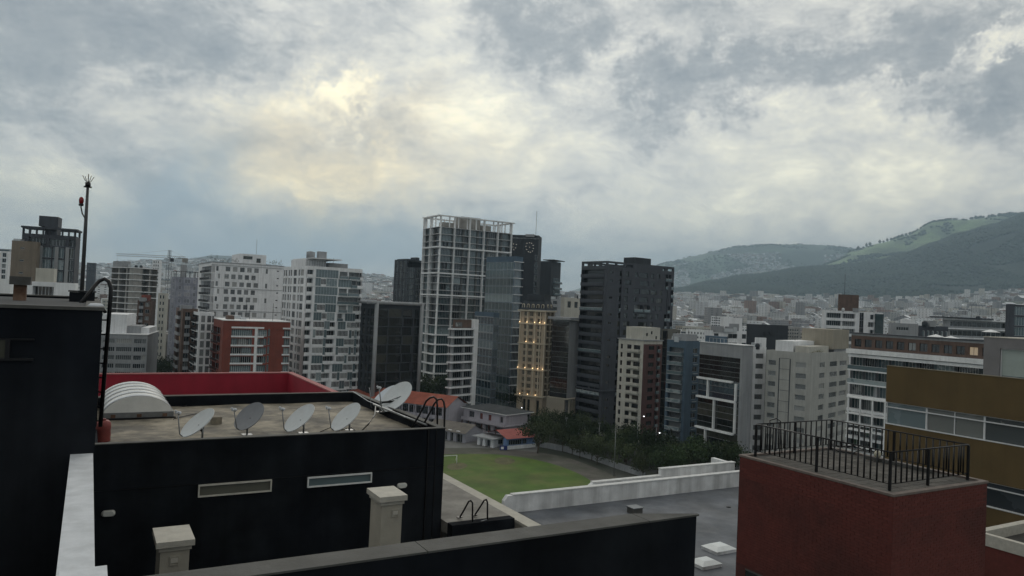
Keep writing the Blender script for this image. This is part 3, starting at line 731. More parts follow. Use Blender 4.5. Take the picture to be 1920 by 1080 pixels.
B = Bld('netted_building', 'building site wrapped in pale lilac netting, left of the white tower', 321, 330, 374, 520, 335, -33, lilac)
n = rows_for(B, 0, B.h, 3)
for sd, p in (('R', '.w.ww.w.'), ('L', '.w.')): B.face(sd, 0, B.h, n, p, {'w': W_(lo=.2, hi=.8, r=.05, g=glass('netted_glass', (.16, .17, .2), (.2, .21, .25), (.3, .3, .33), 0, .7))})
B.roof(.3); B.crown(B.h, B.h+3, 3, 5, dmet, .18, 0, 'steel_frame'); B.rbox(.3, .5, .3, .6, B.h, B.h+6, greyw)
B = Bld('office_block', 'low grey office block with bands of dark windows and a white roof terrace', 186, 277, 297, 631, 262, -108, greyw)
n = rows_for(B, 2, B.h, 3.1)
B.face('L', 2, B.h-.5, n, '.www:wwww|:ww|w:', {'w': W_(lo=.28, hi=.84, g=Gw, nx=2)}); B.roof(.5)
mb = MB(); mb.box(-.2, -.2, B.h+.5, B.WR+.2, B.WL+.2, B.h+.75); mb.build('coping', white2, B.o)
B.rbox(.1, .8, .48, .98, B.h, B.h+7.4, white, 'penthouse'); B.rbox(.15, .6, .2, .6, B.h, B.h+3.4, greyw, 'roof_room'); B.rbox(.2, .9, .02, .2, B.h, B.h+2.8, white, 'roof_room'); B.clutter(2)
B = Bld('framed_tower', 'dark tower with an open framed crown and a beige wing at the far left', 42, 143, 152, 430, 190, -112, dgrey)
n = 8; zt = B.zy(465, 1); za = zt-n*3
B.face('L', za, zt, n, '...w.:ggggg:gggg:ddd:', {'w': W_(g=Gw), 'g': W_(lo=.06, hi=.92, r=.3, g=Gp, nx=1), 'd': W_(lo=.05, hi=.95, g=Gk)})
B.piers('L', [.36, .66, .86], za, zt, .8, .5, greyw)
B.face('L', zt, B.zy(447, 1), 1, '..ggggg.ddddd.gg', {'g': W_(lo=.1, hi=.85, r=1, g=Gd), 'd': W_(lo=.1, hi=.8, r=1, g=Gk)})
h0 = B.h; B.h = B.zy(447, 1); B.roof(.5); B.crown(B.h+.2, h0, 2, 1, dgrey, .45, .3)
mb = MB(); 
for i in range(9): mb.box(0, B.WL*i/8.0*.96, B.h+.2, .4, B.WL*i/8.0*.96+.4, h0-.5)
mb.build('crown_posts', dgrey, B.o)
B.rbox(.1, .9, .38, .60, B.h, h0+.3, dgrey, 'stair_tower'); B.rbox(.1, .8, .36, .72, h0+.3, h0+2.9, dgrey, 'stair_tower')
B = Bld('beige_block', 'narrow beige block joined to the dark framed tower at the far left', 22, 70, 76, 458, 183, -110, mat('brown_beige_render', (.21, .175, .14), streak=.2, scale=.3))
B.face('L', 10, B.h, rows_for(B, 10, B.h, 3), '..v...', {'v': W_(lo=.55, hi=.68, g=Gk)}); B.roof(.6); B.clutter(1)

# dark glass block with grey columns
B = Bld('dark_glass_block', 'black glass office block framed by tall round grey columns and a grey top beam', 677, 704, 790, 572, 262, -44, char)
n = rows_for(B, 0, B.h-1, 3.3)
B.face('R', 0, B.h-1, n, ['.ggg:gggg:ggg.gg', '.ggg:gggg:ggg:gg'], {'g': W_(lo=.06, hi=.96, r=.08, g=Gk, nx=2, fr=dmet)}); B.face('L', 0, B.h-1, n, '.g.g:gg', {'g': W_(lo=.1, hi=.9, g=Gk, nx=1, fr=dmet)}); B.roof(.4)
for u in (0.0, .985):
    mb = MB(); mb.tube([(0, 0, 0), (0, 0, B.h+1.2)], .72, 14); mb.build('column', greyw, B.o, (u*B.WR, -.9, 0))
mb = MB(); mb.tube([(-4, -.9, 0), (B.WR+.6, -.9, 0)], .62, 12); mb.build('top_beam', greyw, B.o, (0, 0, B.h+.9))
mb = MB(); mb.tube([(-.9, 0, 0), (-.9, B.WL, 0)], .45, 10); mb.build('top_beam', greyw, B.o, (0, 0, B.h+.9))

# ornate hotel
def hotel():
    B = Bld('ornate_hotel', 'ornate beige apartment building with warm facade lamps and a dark mansard roof', 976, 1024, 1039, 584, 285, -62, mat('hotel_stone', (.40, .33, .25), streak=.15, scale=.3))
    z0 = B.zy(772, 1); n = 13; base = z0+3.4*1.6
    orn = mat('hotel_trim', (.52, .46, .36), var=.1)
    st = {'w': W_(lo=.16, hi=.86, r=.25, g=Gk, fr=orn, nx=2, bar=.09), 'b': W_(lo=0.05, hi=.86, r=.5, g=Gk, fr=orn, nx=2, bal='bars', p=.9, bm=orn)}
    B.face('L', base, B.h, n, '..ww:ww|..ww..', st); B.face('R', base, B.h, n, '.bb.bb', st)
    B.face('L', z0-4, base, 1, '..w:w..w.', {'w': W_(lo=.3, hi=.85, r=.5, g=Gk, fr=orn)})
    hr = (B.h-base)/n
    for k, pr in ((0, .7), (4, .45), (8, .45), (11, .45), (13, .8)):
        mb = MB(); mb.box(-pr, -pr, 0, B.WR+pr, -.003, .5); mb.box(-pr, 0, 0, -.003, B.WL+pr, .5); mb.build('cornice', orn, B.o, (0, 0, base+k*hr-.2))
    B.piers('L', [.015, .30, .60, .80, .985], base, B.h, .45, .3, orn, 'pilaster'); B.piers('R', [.5, .98], base, B.h, .4, .3, orn, 'pilaster')
    B.roof(.2)
    # mansard with dormers
    mb = MB(); W, L = B.WR, B.WL; h = B.h+.5; s_ = 1.1; hh = 3.6
    lo = [(-.2,-.2,h),(W+.2,-.2,h),(W+.2,L+.2,h),(-.2,L+.2,h)]; hi = [(s_,s_,h+hh),(W-s_,s_,h+hh),(W-s_,L-s_,h+hh),(s_,L-s_,h+hh)]
    for i in range(4): mb.poly([lo[i], lo[(i+1) % 4], hi[(i+1) % 4], hi[i]])
    mb.poly(hi); mb.build('mansard_roof', char, B.o)
    mb = MB(); prof_ = [(-.55, 0), (-.55, 1.3)]+[(-.55*math.cos(a*math.pi/6), 1.3+.6*math.sin(a*math.pi/6)) for a in range(1, 6)]+[(.55, 1.3), (.55, 0)]
    fr_ = [(x, 0, z) for x, z in prof_]; bk = [(x, 1.1, z) for x, z in prof_]
    mb.poly(list(reversed(fr_)))
    for i in range(len(prof_)-1): mb.poly([fr_[i], fr_[i+1], bk[i+1], bk[i]])
    mb.poly([(x*.62, -.02, .25+z*.75) for x, z in reversed(prof_)], 1); dm_ = mb.mesh('dormer', [orn, Gk])
    for k in range(5): B.put(dm_, 'dormer', 'L', B.WL*(.1+.19*k), B.h+.8, .05)
    for k in range(2): B.put(dm_, 'dormer', 'R', B.WR*(.28+.42*k), B.h+.8, .05)
    B.rbox(.1, .9, .12, .8, h+hh, h+hh+2.4, char)
    lm = mat('warm_lamp', (1, .8, .5), emit=((1, .74, .42), 1.0)); mb = MB(); mb.lathe([(0, 0), (.22, .06), (.24, .3), (0, .42)], 8); lme = mb.mesh('facade_lamp', [lm])
    pl = bpy.data.lights.new('facade_lamp_light', 'POINT'); pl.energy = 14; pl.color = (1, .70, .42); pl.shadow_soft_size = .25
    spots = [(.015, 4), (.30, 4), (.60, 4), (.80, 4), (.985, 4), (.30, 11), (.015, 11), (.6, 11), (.985, 11), (.8, 11), (.15, 0), (.45, 0), (.75, 0), (.6, 8), (.3, 8)]
    for i, (u, k) in enumerate(spots):
        z = base+k*hr+.45; B.put(lme, 'facade_lamp', 'L', u*B.WL, z, -.62)
        lo_ = bpy.data.objects.new('facade_lamp_light', pl); col.objects.link(lo_); lo_.parent = B.o; lo_.location = B.F('L', u*B.WL, z+.25, -.85)
    return B
hotel()
B = Bld('rooftop_block', 'beige upper block with two small windows behind the ornate hotel', 1052, 1058, 1090, 559, 318, -60, cream)
B.face('R', B.h-5, B.h, 1, '.w.w.', {'w': W_(lo=.2, hi=.75)}); B.roof(.4); B.clutter(4)
B = Bld('rooftop_block', 'low block with white roof edges between the hotel and the dark towers', 992, 1004, 1068, 560, 345, -60, greyw)
B.face('R', B.h-6, B.h, 2, '.ww.w.ww', {'w': W_()}); B.roof(.4, m=white); B.clutter(5)
B = Bld('portico_block', 'dark glass block with a blank grey side wall above a colonnade', 1036, 1068, 1087, 603, 272, -52, greyw)
n = 15; za = B.zy(748, 1)
B.face('L', za, B.h, n, 'gggg', {'g': W_(lo=.0, hi=.97, r=.05, g=Gk, nx=1, fr=dmet, bar=.03)}); B.roof(.4)
mb = MB(); mb.box(-1.5, -1.5, 0, B.WR+1.5, B.WL+1, .9); mb.build('roof_slab', greyw, B.o, (0, 0, B.h+.6))
b_ = MB(); b_.box(0, -1.6, 0, .7, -.9, za-.2); pcol = b_.mesh('portico_column', beige)
for k in range(11): B.put(pcol, 'portico_column', 'L', k*B.WL/10.5, .0, 0)
for k in range(5): B.put(pcol, 'portico_column', 'R', k*B.WR/4.6, .0, 0)
mb = MB(); mb.box(-1.7, -1.7, za-.2, B.WR, B.WL, za+.1); mb.build('portico_slab', beige, B.o)

# big grey tower
def grey_tower():
    B = Bld('grey_tower', 'large slate grey apartment tower with an open crown and a block on its roof', 1091, 1139, 1265, 489, 262, -36, dgrey)
    ct = B.h-2.6; n = 19; za = ct-n*3.02
    st = {'w': W_(lo=.2, hi=.82, g=Gk, nx=2, fr=dmet), 'v': W_(lo=.45, hi=.7, g=Gk, fr=dmet), 'b': W_(lo=.0, hi=.84, r=1.6, g=Gk, nx=2, fr=dmet, bal='solid', p=.25, bm=dgrey, bh=.95),
          'k': W_(lo=0, hi=.86, r=1.4, g=Gd, nx=2, fr=dmet, bal='glass', p=.3)}
    B.face('L', za, ct, n, ['bbbbbbbbb.', 'bbbbbbbbb.', 'bbbbbbbbb.', 'bbbbbbbbb.', 'kkkkkkkkk.'], st)
    B.face('R', za, ct, n, ['.v..w.w..w:www.w.w..kk.', '.v..w.ww...www.w....k.k', '....w.w..ww:www:ww.w...k', '.v..w.w..w.www.w.ww...k', '....k.w..kkk:kk.w.w..k.'], st)
    B.done['R'].append((ct, B.h+5)); B.done['L'].append((ct, B.h+5))
    top = B.h; B.h = ct; B.roof(.9, .3)
    B.crown(ct+.9, top, 4, 8, dgrey, .7, 0); 
    mb = MB(); W, L = B.WR, B.WL; mb.box(W*.38, .003, ct+.9, W*.82, .6, top-.7); mb.box(W*.3, .8, ct, W*.5, L*.5, top-.72); mb.build('crown_wall', dgrey, B.o)
    B.rbox(.44, .68, .12, .55, top-.9, B.zy(476, 1), char, 'lift_tower')
    B.h = top
    # recessed slots that split the long front
    mb = MB(); mb.box(W*.205, -.35, za, W*.215+.25, -.004, ct); mb.build('fin', dgrey, B.o)
    mb = MB(); mb.box(W*.9, -.3, za, W*.9+.3, -.004, ct); mb.build('fin', dgrey, B.o)
    z2 = B.zy(735, 1); mb = MB(); mb.box(-.6, -.6, z2, W, -.005, z2+.5); mb.box(-.6, -.003, z2, -.005, L, z2+.5); mb.build('cornice', dgrey, B.o)
grey_tower()

# right front row
B = Bld('cream_tower', 'cream apartment tower with rows of dark windows and a maroon side', 1160, 1207, 1242, 642, 239, -40, [cream, maroon])
n = 12; zt = B.h-.6; za = zt-n*2.72
B.face('L', za, zt, n, '.w..ww.www:.', {'w': W_(lo=.24, hi=.82, g=Gk, fr=dmet)}, 0)
mb = MB(); mb.box(-.9, -.0, 0, -.004, B.WL*.48, .85); mb.poly([(-.9, 0, .85), (-.9, 0, .85), (-.9, 0, .85)]) if 0 else None
me = mb.mesh('balcony', cream)
for k in range(n): link('balcony', me, B.o, (0, B.WL*.12, za+k*(zt-za)/n))
B.face('R', za, zt, n, '..ww.b.', {'w': W_(lo=.3, hi=.8, g=Gk, fr=dmet), 'b': W_(lo=0, hi=.8, r=.8, g=Gk, bal='glass', p=.5, bm=maroon)}, 1)
B.roof(.5); mb = MB(); mb.box(-.3, -.3, B.h+.5, B.WR+.3, B.WL+.3, B.h+.8); mb.build('coping', greyw, B.o)
B.rbox(.05, 1.0, .1, .75, B.h, B.h+4.8, cream, 'roof_room')
mb = MB()
for x, z in ((.25, 3), (.5, 3.6), (.75, 2)): mb.box(x*B.WR, .1*B.WL-.06, B.h+z-1, x*B.WR+.7, .1*B.WL-.003, B.h+z)
mb.build('window', Gk, B.o)
B = Bld('olive_block', 'thin dark olive block squeezed between the cream tower and the blue tower', 1240, 1252, 1276, 620, 262, -40, mat('olive_render', (.13, .13, .115), streak=.2, scale=.3))
n = rows_for(B, 0, B.h, 3); B.face('L', 0, B.h, n, '.ggg', {'g': W_(lo=0, hi=.97, r=.1, g=Gk, fr=dmet)}); B.face('R', B.h-9, B.h, 3, '...w.', {'w': W_(g=Gk)}); B.roof(.5)
B = Bld('blue_tower', 'slate blue apartment tower with a column of white railed balconies', 1251, 1287, 1313, 643, 226, -41, bluer)
n = 13; zt = B.h-1.2; za = zt-n*2.85
B.face('L', za, zt, n, '.bbbbbb.', {'b': W_(lo=0, hi=.84, r=1.2, g=Gd, nx=3, bal='glass', p=1.0, bm=greyw, bh=.95)})
B.face('R', za, zt, n, '...ww.', {'w': W_(lo=.3, hi=.82, g=Gk, bal='glass', p=.35, bh=.3)}); B.roof(.6)
mb = MB(); mb.box(-.1, -.1, B.h+.6, B.WR+.1, B.WL+.1, B.h+.75); mb.build('coping', greyw, B.o); B.rbox(.1, .9, .1, .8, B.h, B.h+2.6, greyw); B.clutter(4)

def glass_frames():
    B = Bld('glass_office', 'glass office block wrapped in staggered white frames, right of the blue tower', 1312, 1393, 1412, 655, 206, -31, greyw)
    zt = B.h-2.6; z = [B.zy(y, 1) for y in (655, 719, 756, 817, 858)]
    W, L = B.WR, B.WL
    B.face('L', zt, B.h, 1, '..........', {})
    for za, zb, r_ in ((z[1], zt, 5), (z[2], z[1], 3), (z[3], z[2], 5), (max(0, z[4]-3), z[3], 4)):
        B.face('L', za, zb, r_, 'gggggggg:', {'g': W_(lo=.02, hi=.98, r=.05, g=Gk if r_ != 3 else Gb, nx=1, fr=dmet, bar=.04)})
    for k, (zz, u0_, u1_) in enumerate(((z[1], 0, .82), (z[2], 0, .9), (z[3], 0, .88), (z[4], .2, .95))):
        mb = MB(); mb.box(-.9, L*(1-u1_), zz-.3, -.005, L*(1-u0_), zz+.25); mb.build('frame_ledge', white2, B.o)
    for (u_, a, b_) in ((.26, z[2], z[1]), (.42, z[3], z[2]), (.24, z[4], z[3]), (.9, z[2], z[1]), (.9, z[3], z[2])):
        mb = MB(); mb.box(-.8, L*(1-u_)-.17, a+.26, -.006, L*(1-u_)+.17, b_-.31); mb.build('frame_post', white2, B.o)
    B.roof(1.0); mb = MB(); mb.box(-.25, -.25, B.h+1.0, W+.2, L+.2, B.h+1.2); mb.build('coping', white2, B.o)
    B.rbox(.1, .9, .55, .9, B.h, B.h+3.0, bluer, 'roof_room'); B.clutter(2)
    mb = MB()
    for k in range(9): mb.box(.3, L*.1+k*1.4, B.h+1, .36, L*.1+k*1.4+.06, B.h+2.4)
    mb.box(.3, L*.1, B.h+2.4, .36, L*.1+11.3, B.h+2.46); mb.build('terrace_rail', wmet, B.o)
glass_frames()
B = Bld('white_slab', 'narrow white block with one column of windows beside the framed glass office', 1409, 1413, 1437, 655, 212, -12, white)
n = 12; B.face('R', B.h-n*2.95, B.h-.4, n, '.www.', {'w': W_(lo=.25, hi=.75, g=Gd, nx=3)}); B.roof(.7); B.rbox(.2, 1, .2, .8, B.h, B.h+3.4, white, 'roof_room'); B.clutter(2)
B = Bld('cream_office', 'wide pale cream apartment block with punched windows and a rounded right side', 1437, 1522, 1592, 668, 200, -48, mat('grey_cream_paint', (.42, .42, .40), streak=.15, scale=.2))
n = 12; zt = B.h-1.2; za = zt-n*2.95
B.face('L', za, zt, n, '.www.:::::::|:.www....', {'w': W_(lo=.28, hi=.76, g=Gw, nx=3), ':': dict()}) if 0 else B.face('L', za, zt, n, '.www........wwww..', {'w': W_(lo=.28, hi=.76, g=Gw, nx=3)})
mb = MB(); mb.box(0, 0, 0, .08, B.WL*.22, .06); pj = mb.mesh('panel_joint', dgrey)
for k in range(1, n+1): link('panel_joint', pj, B.o, (-.083, B.WL*.47, za+k*(zt-za)/n))
mb = MB(); mb.box(-.14, B.WL*.45, za, -.004, B.WL*.45+.2, zt); mb.box(-.14, B.WL*.69, za, -.004, B.WL*.69+.2, zt); mb.build('downpipe', dgrey, B.o)
B.face('R', za, zt, n, '...ww..www.www.', {'w': W_(lo=.28, hi=.78, g=Gw, nx=2)}); B.roof(.8)
B.rbox(.1, .95, .5, .9, B.h, B.h+3.6, white, 'roof_room'); B.rbox(.1, .6, .15, .45, B.h, B.h+2.4, cream, 'roof_room'); B.clutter(5)
roof_tops.append(B)
mb = MB(); x0 = B.WR
mb.box(B.WR*.62, 1.0, B.h+1.5, B.WR+2.5, 10, B.h+7.2); mb.build('beige_cube', beige, B.o)
mb = MB(); mb.box(B.WR*.7, 1.4, B.h-.1, B.WR+1.8, 9, B.h+1.5); mb.build('roof_room', greyw, B.o)
B = Bld('black_box_building', 'windowless black block rising behind the cream apartment block', 1400, 1404, 1478, 609, 262, -14, char)
B.roof(.3)
mb = MB(); mb.box(B.WR*.38, -.4, B.h-3.2, B.WR*.45, -.003, B.h-2.2); mb.box(B.WR*.52, -.4, B.h-3.2, B.WR*.6, -.003, B.h-2.2); mb.build('vent', char, B.o)
B = Bld('white_rooftops', 'stepped white rooftop rooms behind the framed glass office', 1320, 1330, 1400, 622, 250, -25, white)
B.face('R', B.h-6, B.h, 2, '.w..ww.w', {'w': W_()}); B.roof(.5); B.rbox(.4, .9, .2, .8, B.h, B.h+5, white); B.rbox(.55, .8, .1, .5, B.h, B.h+3, greyw); B.clutter(6)

def long_front():
    B = Bld('terraced_block', 'long glass fronted block with white floor bands and a brown brick top storey', 1596, 1868, 1880, 646, 150, -32, greyw)
    ft = B.zy(690, 1); W, L = B.WR, B.WL; n = 10; za = ft-n*3.2
    bst = {'w': W_(lo=.18, hi=.74, r=.15, g=Gd, nx=1, fr=dmet)}
    B.m = [greyw, brownb]
    B.face('L', ft+1.6, B.h, 1, '.ww.ww.ww.ww.ww.ww.ww.ww.ww.ww.ww.ww.', bst, 1)
    st = {'g': W_(lo=.08, hi=.92, r=1.0, g=Gt, nx=2, fr=wmet), 'p': W_(lo=.08, hi=.92, r=1.0, g=Gp, nx=2, fr=wmet), 'd': W_(lo=.08, hi=.92, r=1, g=Gd, nx=3, fr=wmet)}
    B.face('L', za, ft, n, ['ggddggppggddgggdddgg', 'ggppggddggggppgggddg', 'ddgg:ppggddggddggppgg'], st)
    for k in range(n+1):
        mb = MB(); mb.box(-1.1, 0, -.34, -.004, L, .34); me = mb.mesh('floor_band', white2); link('floor_band', me, B.o, (0, 0, za+k*(ft-za)/n))
    mb = MB(); mb.box(-1.5, -.2, ft+.5, -.005, L+.3, ft+1.5); mb.build('cornice', white2, B.o)
    B.roof(.5)
    mb = MB(); mb.box(-.3, -.3, B.h+.5, W, L+.3, B.h+.7); mb.build('coping', dgrey, B.o)
    # glazed terrace rails
    for k in (8, 9): B.put(balmesh(L*.98, .9, 'glass', white, 1.0), 'balcony', 'L', 0, za+k*(ft-za)/n, -.25)
    # white grid of the projecting bay at its far end
    mb = MB(); z1_ = za+7*(ft-za)/n
    for i in range(4): mb.box(-3.6, L-2.2-i*3.0, za, -3.3, L-1.9-i*3.0, z1_)
    for k in range(7): mb.box(-3.6, L-12, za+k*(z1_-za)/6-.12, -1.2, L-1.6, za+k*(z1_-za)/6+.12)
    mb.build('bay_frame', white2, B.o)
    # parasols and planters on the roof terrace
    return B
LF = long_front()
B = Bld('white_flats', 'white apartment block with wide window bays and a brown brick stair tower on top', 1541, 1546, 1656, 583, 318, -10, white)
n = 5; B.face('R', B.h-n*3.3, B.h, n, ['.wwwwwww:wwwwww..dd...ww..ww', '.wwwwwww:wwwwww..dd..www..gg'], {'w': W_(lo=.15, hi=.8, r=.9, g=Gw, nx=1), 'd': W_(lo=0, hi=1, g=Gd), 'g': W_(lo=0, hi=1, r=.05, g=Gt)}); B.roof(.4)
B.rbox(.25, .58, .1, .6, B.h, B.h+7.5, brownb, 'stair_tower'); mb = MB(); mb.box(B.WR*.86, -.5, B.h-16, B.WR, -.02, B.h-.2); mb.build('glass_bay', Gt, B.o)
mb = MB(); mb.tube([(0,0,0),(0,0,9)], .08, 5); mb.build('antenna', dmet, B.o, (B.WR*.4, 3, B.h+7.5)); B.clutter(2)
B = Bld('dark_glass_house', 'dark framed glass building at the right edge behind the terraces', 1886, 1893, 1990, 572, 235, -14, dgrey)
n = 5; B.face('R', B.h-n*3.3, B.h, n, '.gggg.gggg', {'g': W_(lo=.08, hi=.9, r=.3, g=Gp, nx=2)}); B.roof(.3)
B = Bld('long_grey_building', 'long low building of grey bands and dark glass in front of the valley', 1768, 1773, 1890, 598, 290, -12, greyw)
n = 3; B.face('R', B.h-n*3.6, B.h, n, '.gggggggggggg', {'g': W_(lo=.25, hi=.8, r=1.2, g=Gk, nx=1)}); B.bands('R', B.h-n*3.6, B.h, n, .5, 1.0, white); B.roof(.3)
mb = MB(); mb.box(-2, -2, B.h+.4, B.WR*.7, 6, B.h+.9); mb.build('roof_slab', char, B.o); B.clutter(6)
B = Bld('grey_villa', 'grey rendered house with one long window near the brown roof terrace', 1666, 1672, 1722, 607, 235, -14, greyw)
B.face('R', B.h-7, B.h, 2, '..wwwww....', {'w': W_(lo=.45, hi=.75, g=Gk)}); B.roof(.3); B.rbox(.4, .9, .2, .7, B.h, B.h+1.6, white)
B = Bld('arched_villa', 'dark house with a row of small white arches beside the grey villa', 1722, 1726, 1778, 612, 240, -14, dgrey)
B.face('R', B.h-4, B.h-.6, 1, '.w.w.w.w.w.w', {'w': W_(lo=.15, hi=.8, g=Gp, fr=white2, bar=.15)}); B.roof(.3); B.clutter(3)
B = Bld('round_tower', 'rounded pale tower lost in haze at the far left edge', -25, 18, 27, 468, 900, -100, mat('pale_render', (.36, .38, .40), var=.1))
n = rows_for(B, 0, B.h, 3.4); B.face('L', 0, B.h, n, 'gggg', {'g': W_(lo=.3, hi=.9, g=Gd)}); B.roof(.5)
B = Bld('balcony_block', 'white apartment block with rows of dark balconies at the far left edge', -30, 16, 22, 473, 420, -105, white)
n = rows_for(B, 0, B.h, 3.1); B.face('L', 0, B.h, n, 'ww.ww.ww.ww.', {'w': W_(lo=.1, hi=.85, r=.6, g=Gd)}); B.roof(.5)
# white terraces at the left behind the near black block
B = Bld('white_terraces', 'stepped white rooftop building with a dark opening below the framed tower', 48, 140, 147, 534, 118, -110, white)
B.face('L', B.h-3, B.h, 1, '..gggggg......', {'g': W_(lo=.1, hi=.85, r=1.5, g=Gk)}); B.roof(.25)
B.rbox(.1, .8, .45, .82, B.h, B.h+2.4, cream); 
B = Bld('white_house', 'plain white rooftop at the far left edge behind the black block', -40, 20, 26, 526, 105, -110, white2)
B.roof(.2)
B = Bld('slab_block', 'plain grey slab block far off behind the lightning mast', 163, 178, 181, 494, 700, -100, dgrey)
B.face('L', B.h-12, B.h, 4, '.gg.gg.', {'g': W_(g=Gd)}); B.roof(.5)
B = Bld('pale_block', 'pale high block far off to the right of the crane mast', 286, 300, 304, 489, 640, -100, white)
B.face('L', B.h-24, B.h, 8, '.w.w.w.', {'w': W_(g=Gd)}); B.roof(.5)
B = Bld('ochre_brick_block', 'brown brick apartment block with a stepped red top behind the low office block', 258, 284, 292, 566, 330, -100, brownb)
n = rows_for(B, 0, B.h); B.face('L', 0, B.h, n, '.bb.ww.', {'b': W_(lo=0, hi=.85, r=1, g=Gd, bal='solid', p=.6, bm=greyw), 'w': W_()}); B.roof(.5); B.rbox(.2, .8, .3, .8, B.h, B.h+3, redb); B.clutter(2)
B = Bld('cream_slim_block', 'slim cream block rising between the brown brick block and the netted site', 297, 311, 316, 552, 360, -100, cream)
n = rows_for(B, 0, B.h); B.face('L', 0, B.h, n, '.w.w.', {'w': W_()}); B.roof(.5); B.clutter(1)
B = Bld('site_building', 'unfinished concrete frame of a building with bare slabs under the crane', 210, 252, 296, 502, 420, -60, conc)
n = 9; 
for sd, p in (('L', 'oo:oo:oo'), ('R', 'oo:oo:oo')): B.face(sd, B.h-n*3.4, B.h, n, p, {'o': W_(lo=0, hi=.88, r=4.5, g=Gk, open=1)})
for sd in 'LR': B.bands(sd, B.h-n*3.4, B.h, n, .4, .5, white, 'floor_slab')
B.roof(.2); B.rbox(.02, .3, .5, .98, B.h, B.h+3.6, greyw); B.clutter(4)
# ------------------------------------------------------------------ near roofs (their walls run along the world axes)
blackw = mat('black_render', (.0095, .0115, .0155), c2=(.0155, .018, .022), c2s=.35, rough=.95, var=.45, scale=.6, streak=.3, bump=.2, spec=.08)
copg = mat('grey_coping', (.085, .085, .082), var=.25, scale=2, bump=.3, c2=(.07, .07, .066), c2s=3)
whitetop = mat('white_coping', (.60, .625, .665), var=.1, scale=3, bump=.25, c2=(.52, .545, .58), c2s=4)
oldconc = mat('weathered_roof_concrete', (.26, .23, .18), var=.4, scale=2.2, bump=.5, c2=(.11, .10, .085), c2s=.9)
redp = mat('red_paint', (.26, .014, .032), var=.12, scale=1, streak=.12, rough=.7)
redtop = mat('faded_red_coping', (.33, .12, .12), var=.15, scale=3)
stonep = mat('cream_pier_paint', (.40, .375, .32), var=.12, scale=3, bump=.15)
stonet = mat('pale_cap', (.47, .45, .40), var=.14, scale=6, bump=.3)
paleterr = mat('pale_terrace_wall', (.33, .31, .275), var=.12, scale=1)
whitew = mat('stained_white_wall', (.72, .73, .74), var=.15, scale=1.2, streak=.35, bump=.25, c2=(.62, .63, .64), c2s=.8)
memb = mat('grey_roof_membrane', (.080, .090, .108), var=.4, scale=.5, c2=(.125, .135, .152), c2s=.7, bump=.5, rough=.6)
dishm = mat('dish_white', (.50, .53, .55), rough=.45, var=.06, scale=6)
dishg = mat('dish_grey', (.17, .18, .20), rough=.5, var=.08, scale=6)
rust = mat('rusty_metal', (.16, .10, .07), var=.35, scale=5, c2=(.10, .05, .03), c2s=4)
pgal = mat('galvanised_metal', (.22, .23, .24), rough=.4, metal=.7, var=.15, scale=5)
poly = mat('milky_polycarbonate', (.66, .66, .64), rough=.35, var=.1, scale=2)
blk = mat('black_metal', (.012, .012, .014), rough=.4, metal=.3, var=.1)
ZR = CZ-3.5                                         # top of the dish roof's parapet
Z = lambda dz: CZ-dz

# 1 parapet wall at the bottom, its grey coping
pe = onz(1310, 964, Z(2.2)); x1, y0 = pe.x, pe.y
pb = onz(290, 1078, Z(2.2))
o = empty('parapet_wall', (0, 0, CZ-2.2), 'low black wall with a grey coping crossing the bottom of the view', 'wall')
yb = onz(820, 1011, Z(2.2)).y
b = MB(); cutx = onz(1180, 961, Z(2.2)).x
pl_ = [(-9.8, y0), (x1-.03, y0), (x1-.03, y0+.02), (cutx, yb), (-9.8, yb)]
for i in range(5): (xa, ya), (xb, yb2) = pl_[i], pl_[(i+1) % 5]; b.poly([(xa, ya, -9), (xb, yb2, -9), (xb, yb2, -.019), (xa, ya, -.019)])
b.build('wall', blackw, o)
b = MB()
cutx = onz(1180, 961, Z(2.2)).x
for i in range(6): xa = -9.85+i*(cutx+9.85)/6; b.box(xa+.004, y0-.008, -.018, xa+(cutx+9.85)/6-.004, yb+.02, 0)
q5 = [(cutx+.004, y0-.008), (x1, y0-.008), (x1, y0+.03), (cutx+.004, yb+.02)]
b.poly([(x, y, 0) for x, y in q5]); b.poly([(x, y, -.018) for x, y in reversed(q5)])
for i in range(4): (xa, ya), (xb, yb2) = q5[i], q5[(i+1) % 4]; b.poly([(xa, ya, -.018), (xb, yb2, -.018), (xb, yb2, 0), (xa, ya, 0)])
b.build('coping', copg, o)
# 2 white topped wall running away from the camera
wl = onz(105, 1078, Z(2.2)); wr = onz(178, 1075, Z(2.2)); we = onz(150, 851, Z(2.2))
print('parapet', x1, y0, yb, 'white', wl.x, wr.x, we.y)
o = empty('white_topped_wall', (wl.x, wl.y, CZ-2.2), 'black wall with a broad white painted top running away at the lower left', 'wall')
b = MB(); b.box(.02, -.6, -9, wr.x-wl.x-.02, we.y-wl.y, -.05); b.build('wall', blackw, o)
b = MB(); b.box(0, -.6, -.0499, wr.x-wl.x, we.y-wl.y, .0); b.build('coping', whitetop, o)
b = MB(); b.box(.02, -.35, .0, wr.x-wl.x+.08, -.02, .035); b.build('coping_end', whitetop, o)
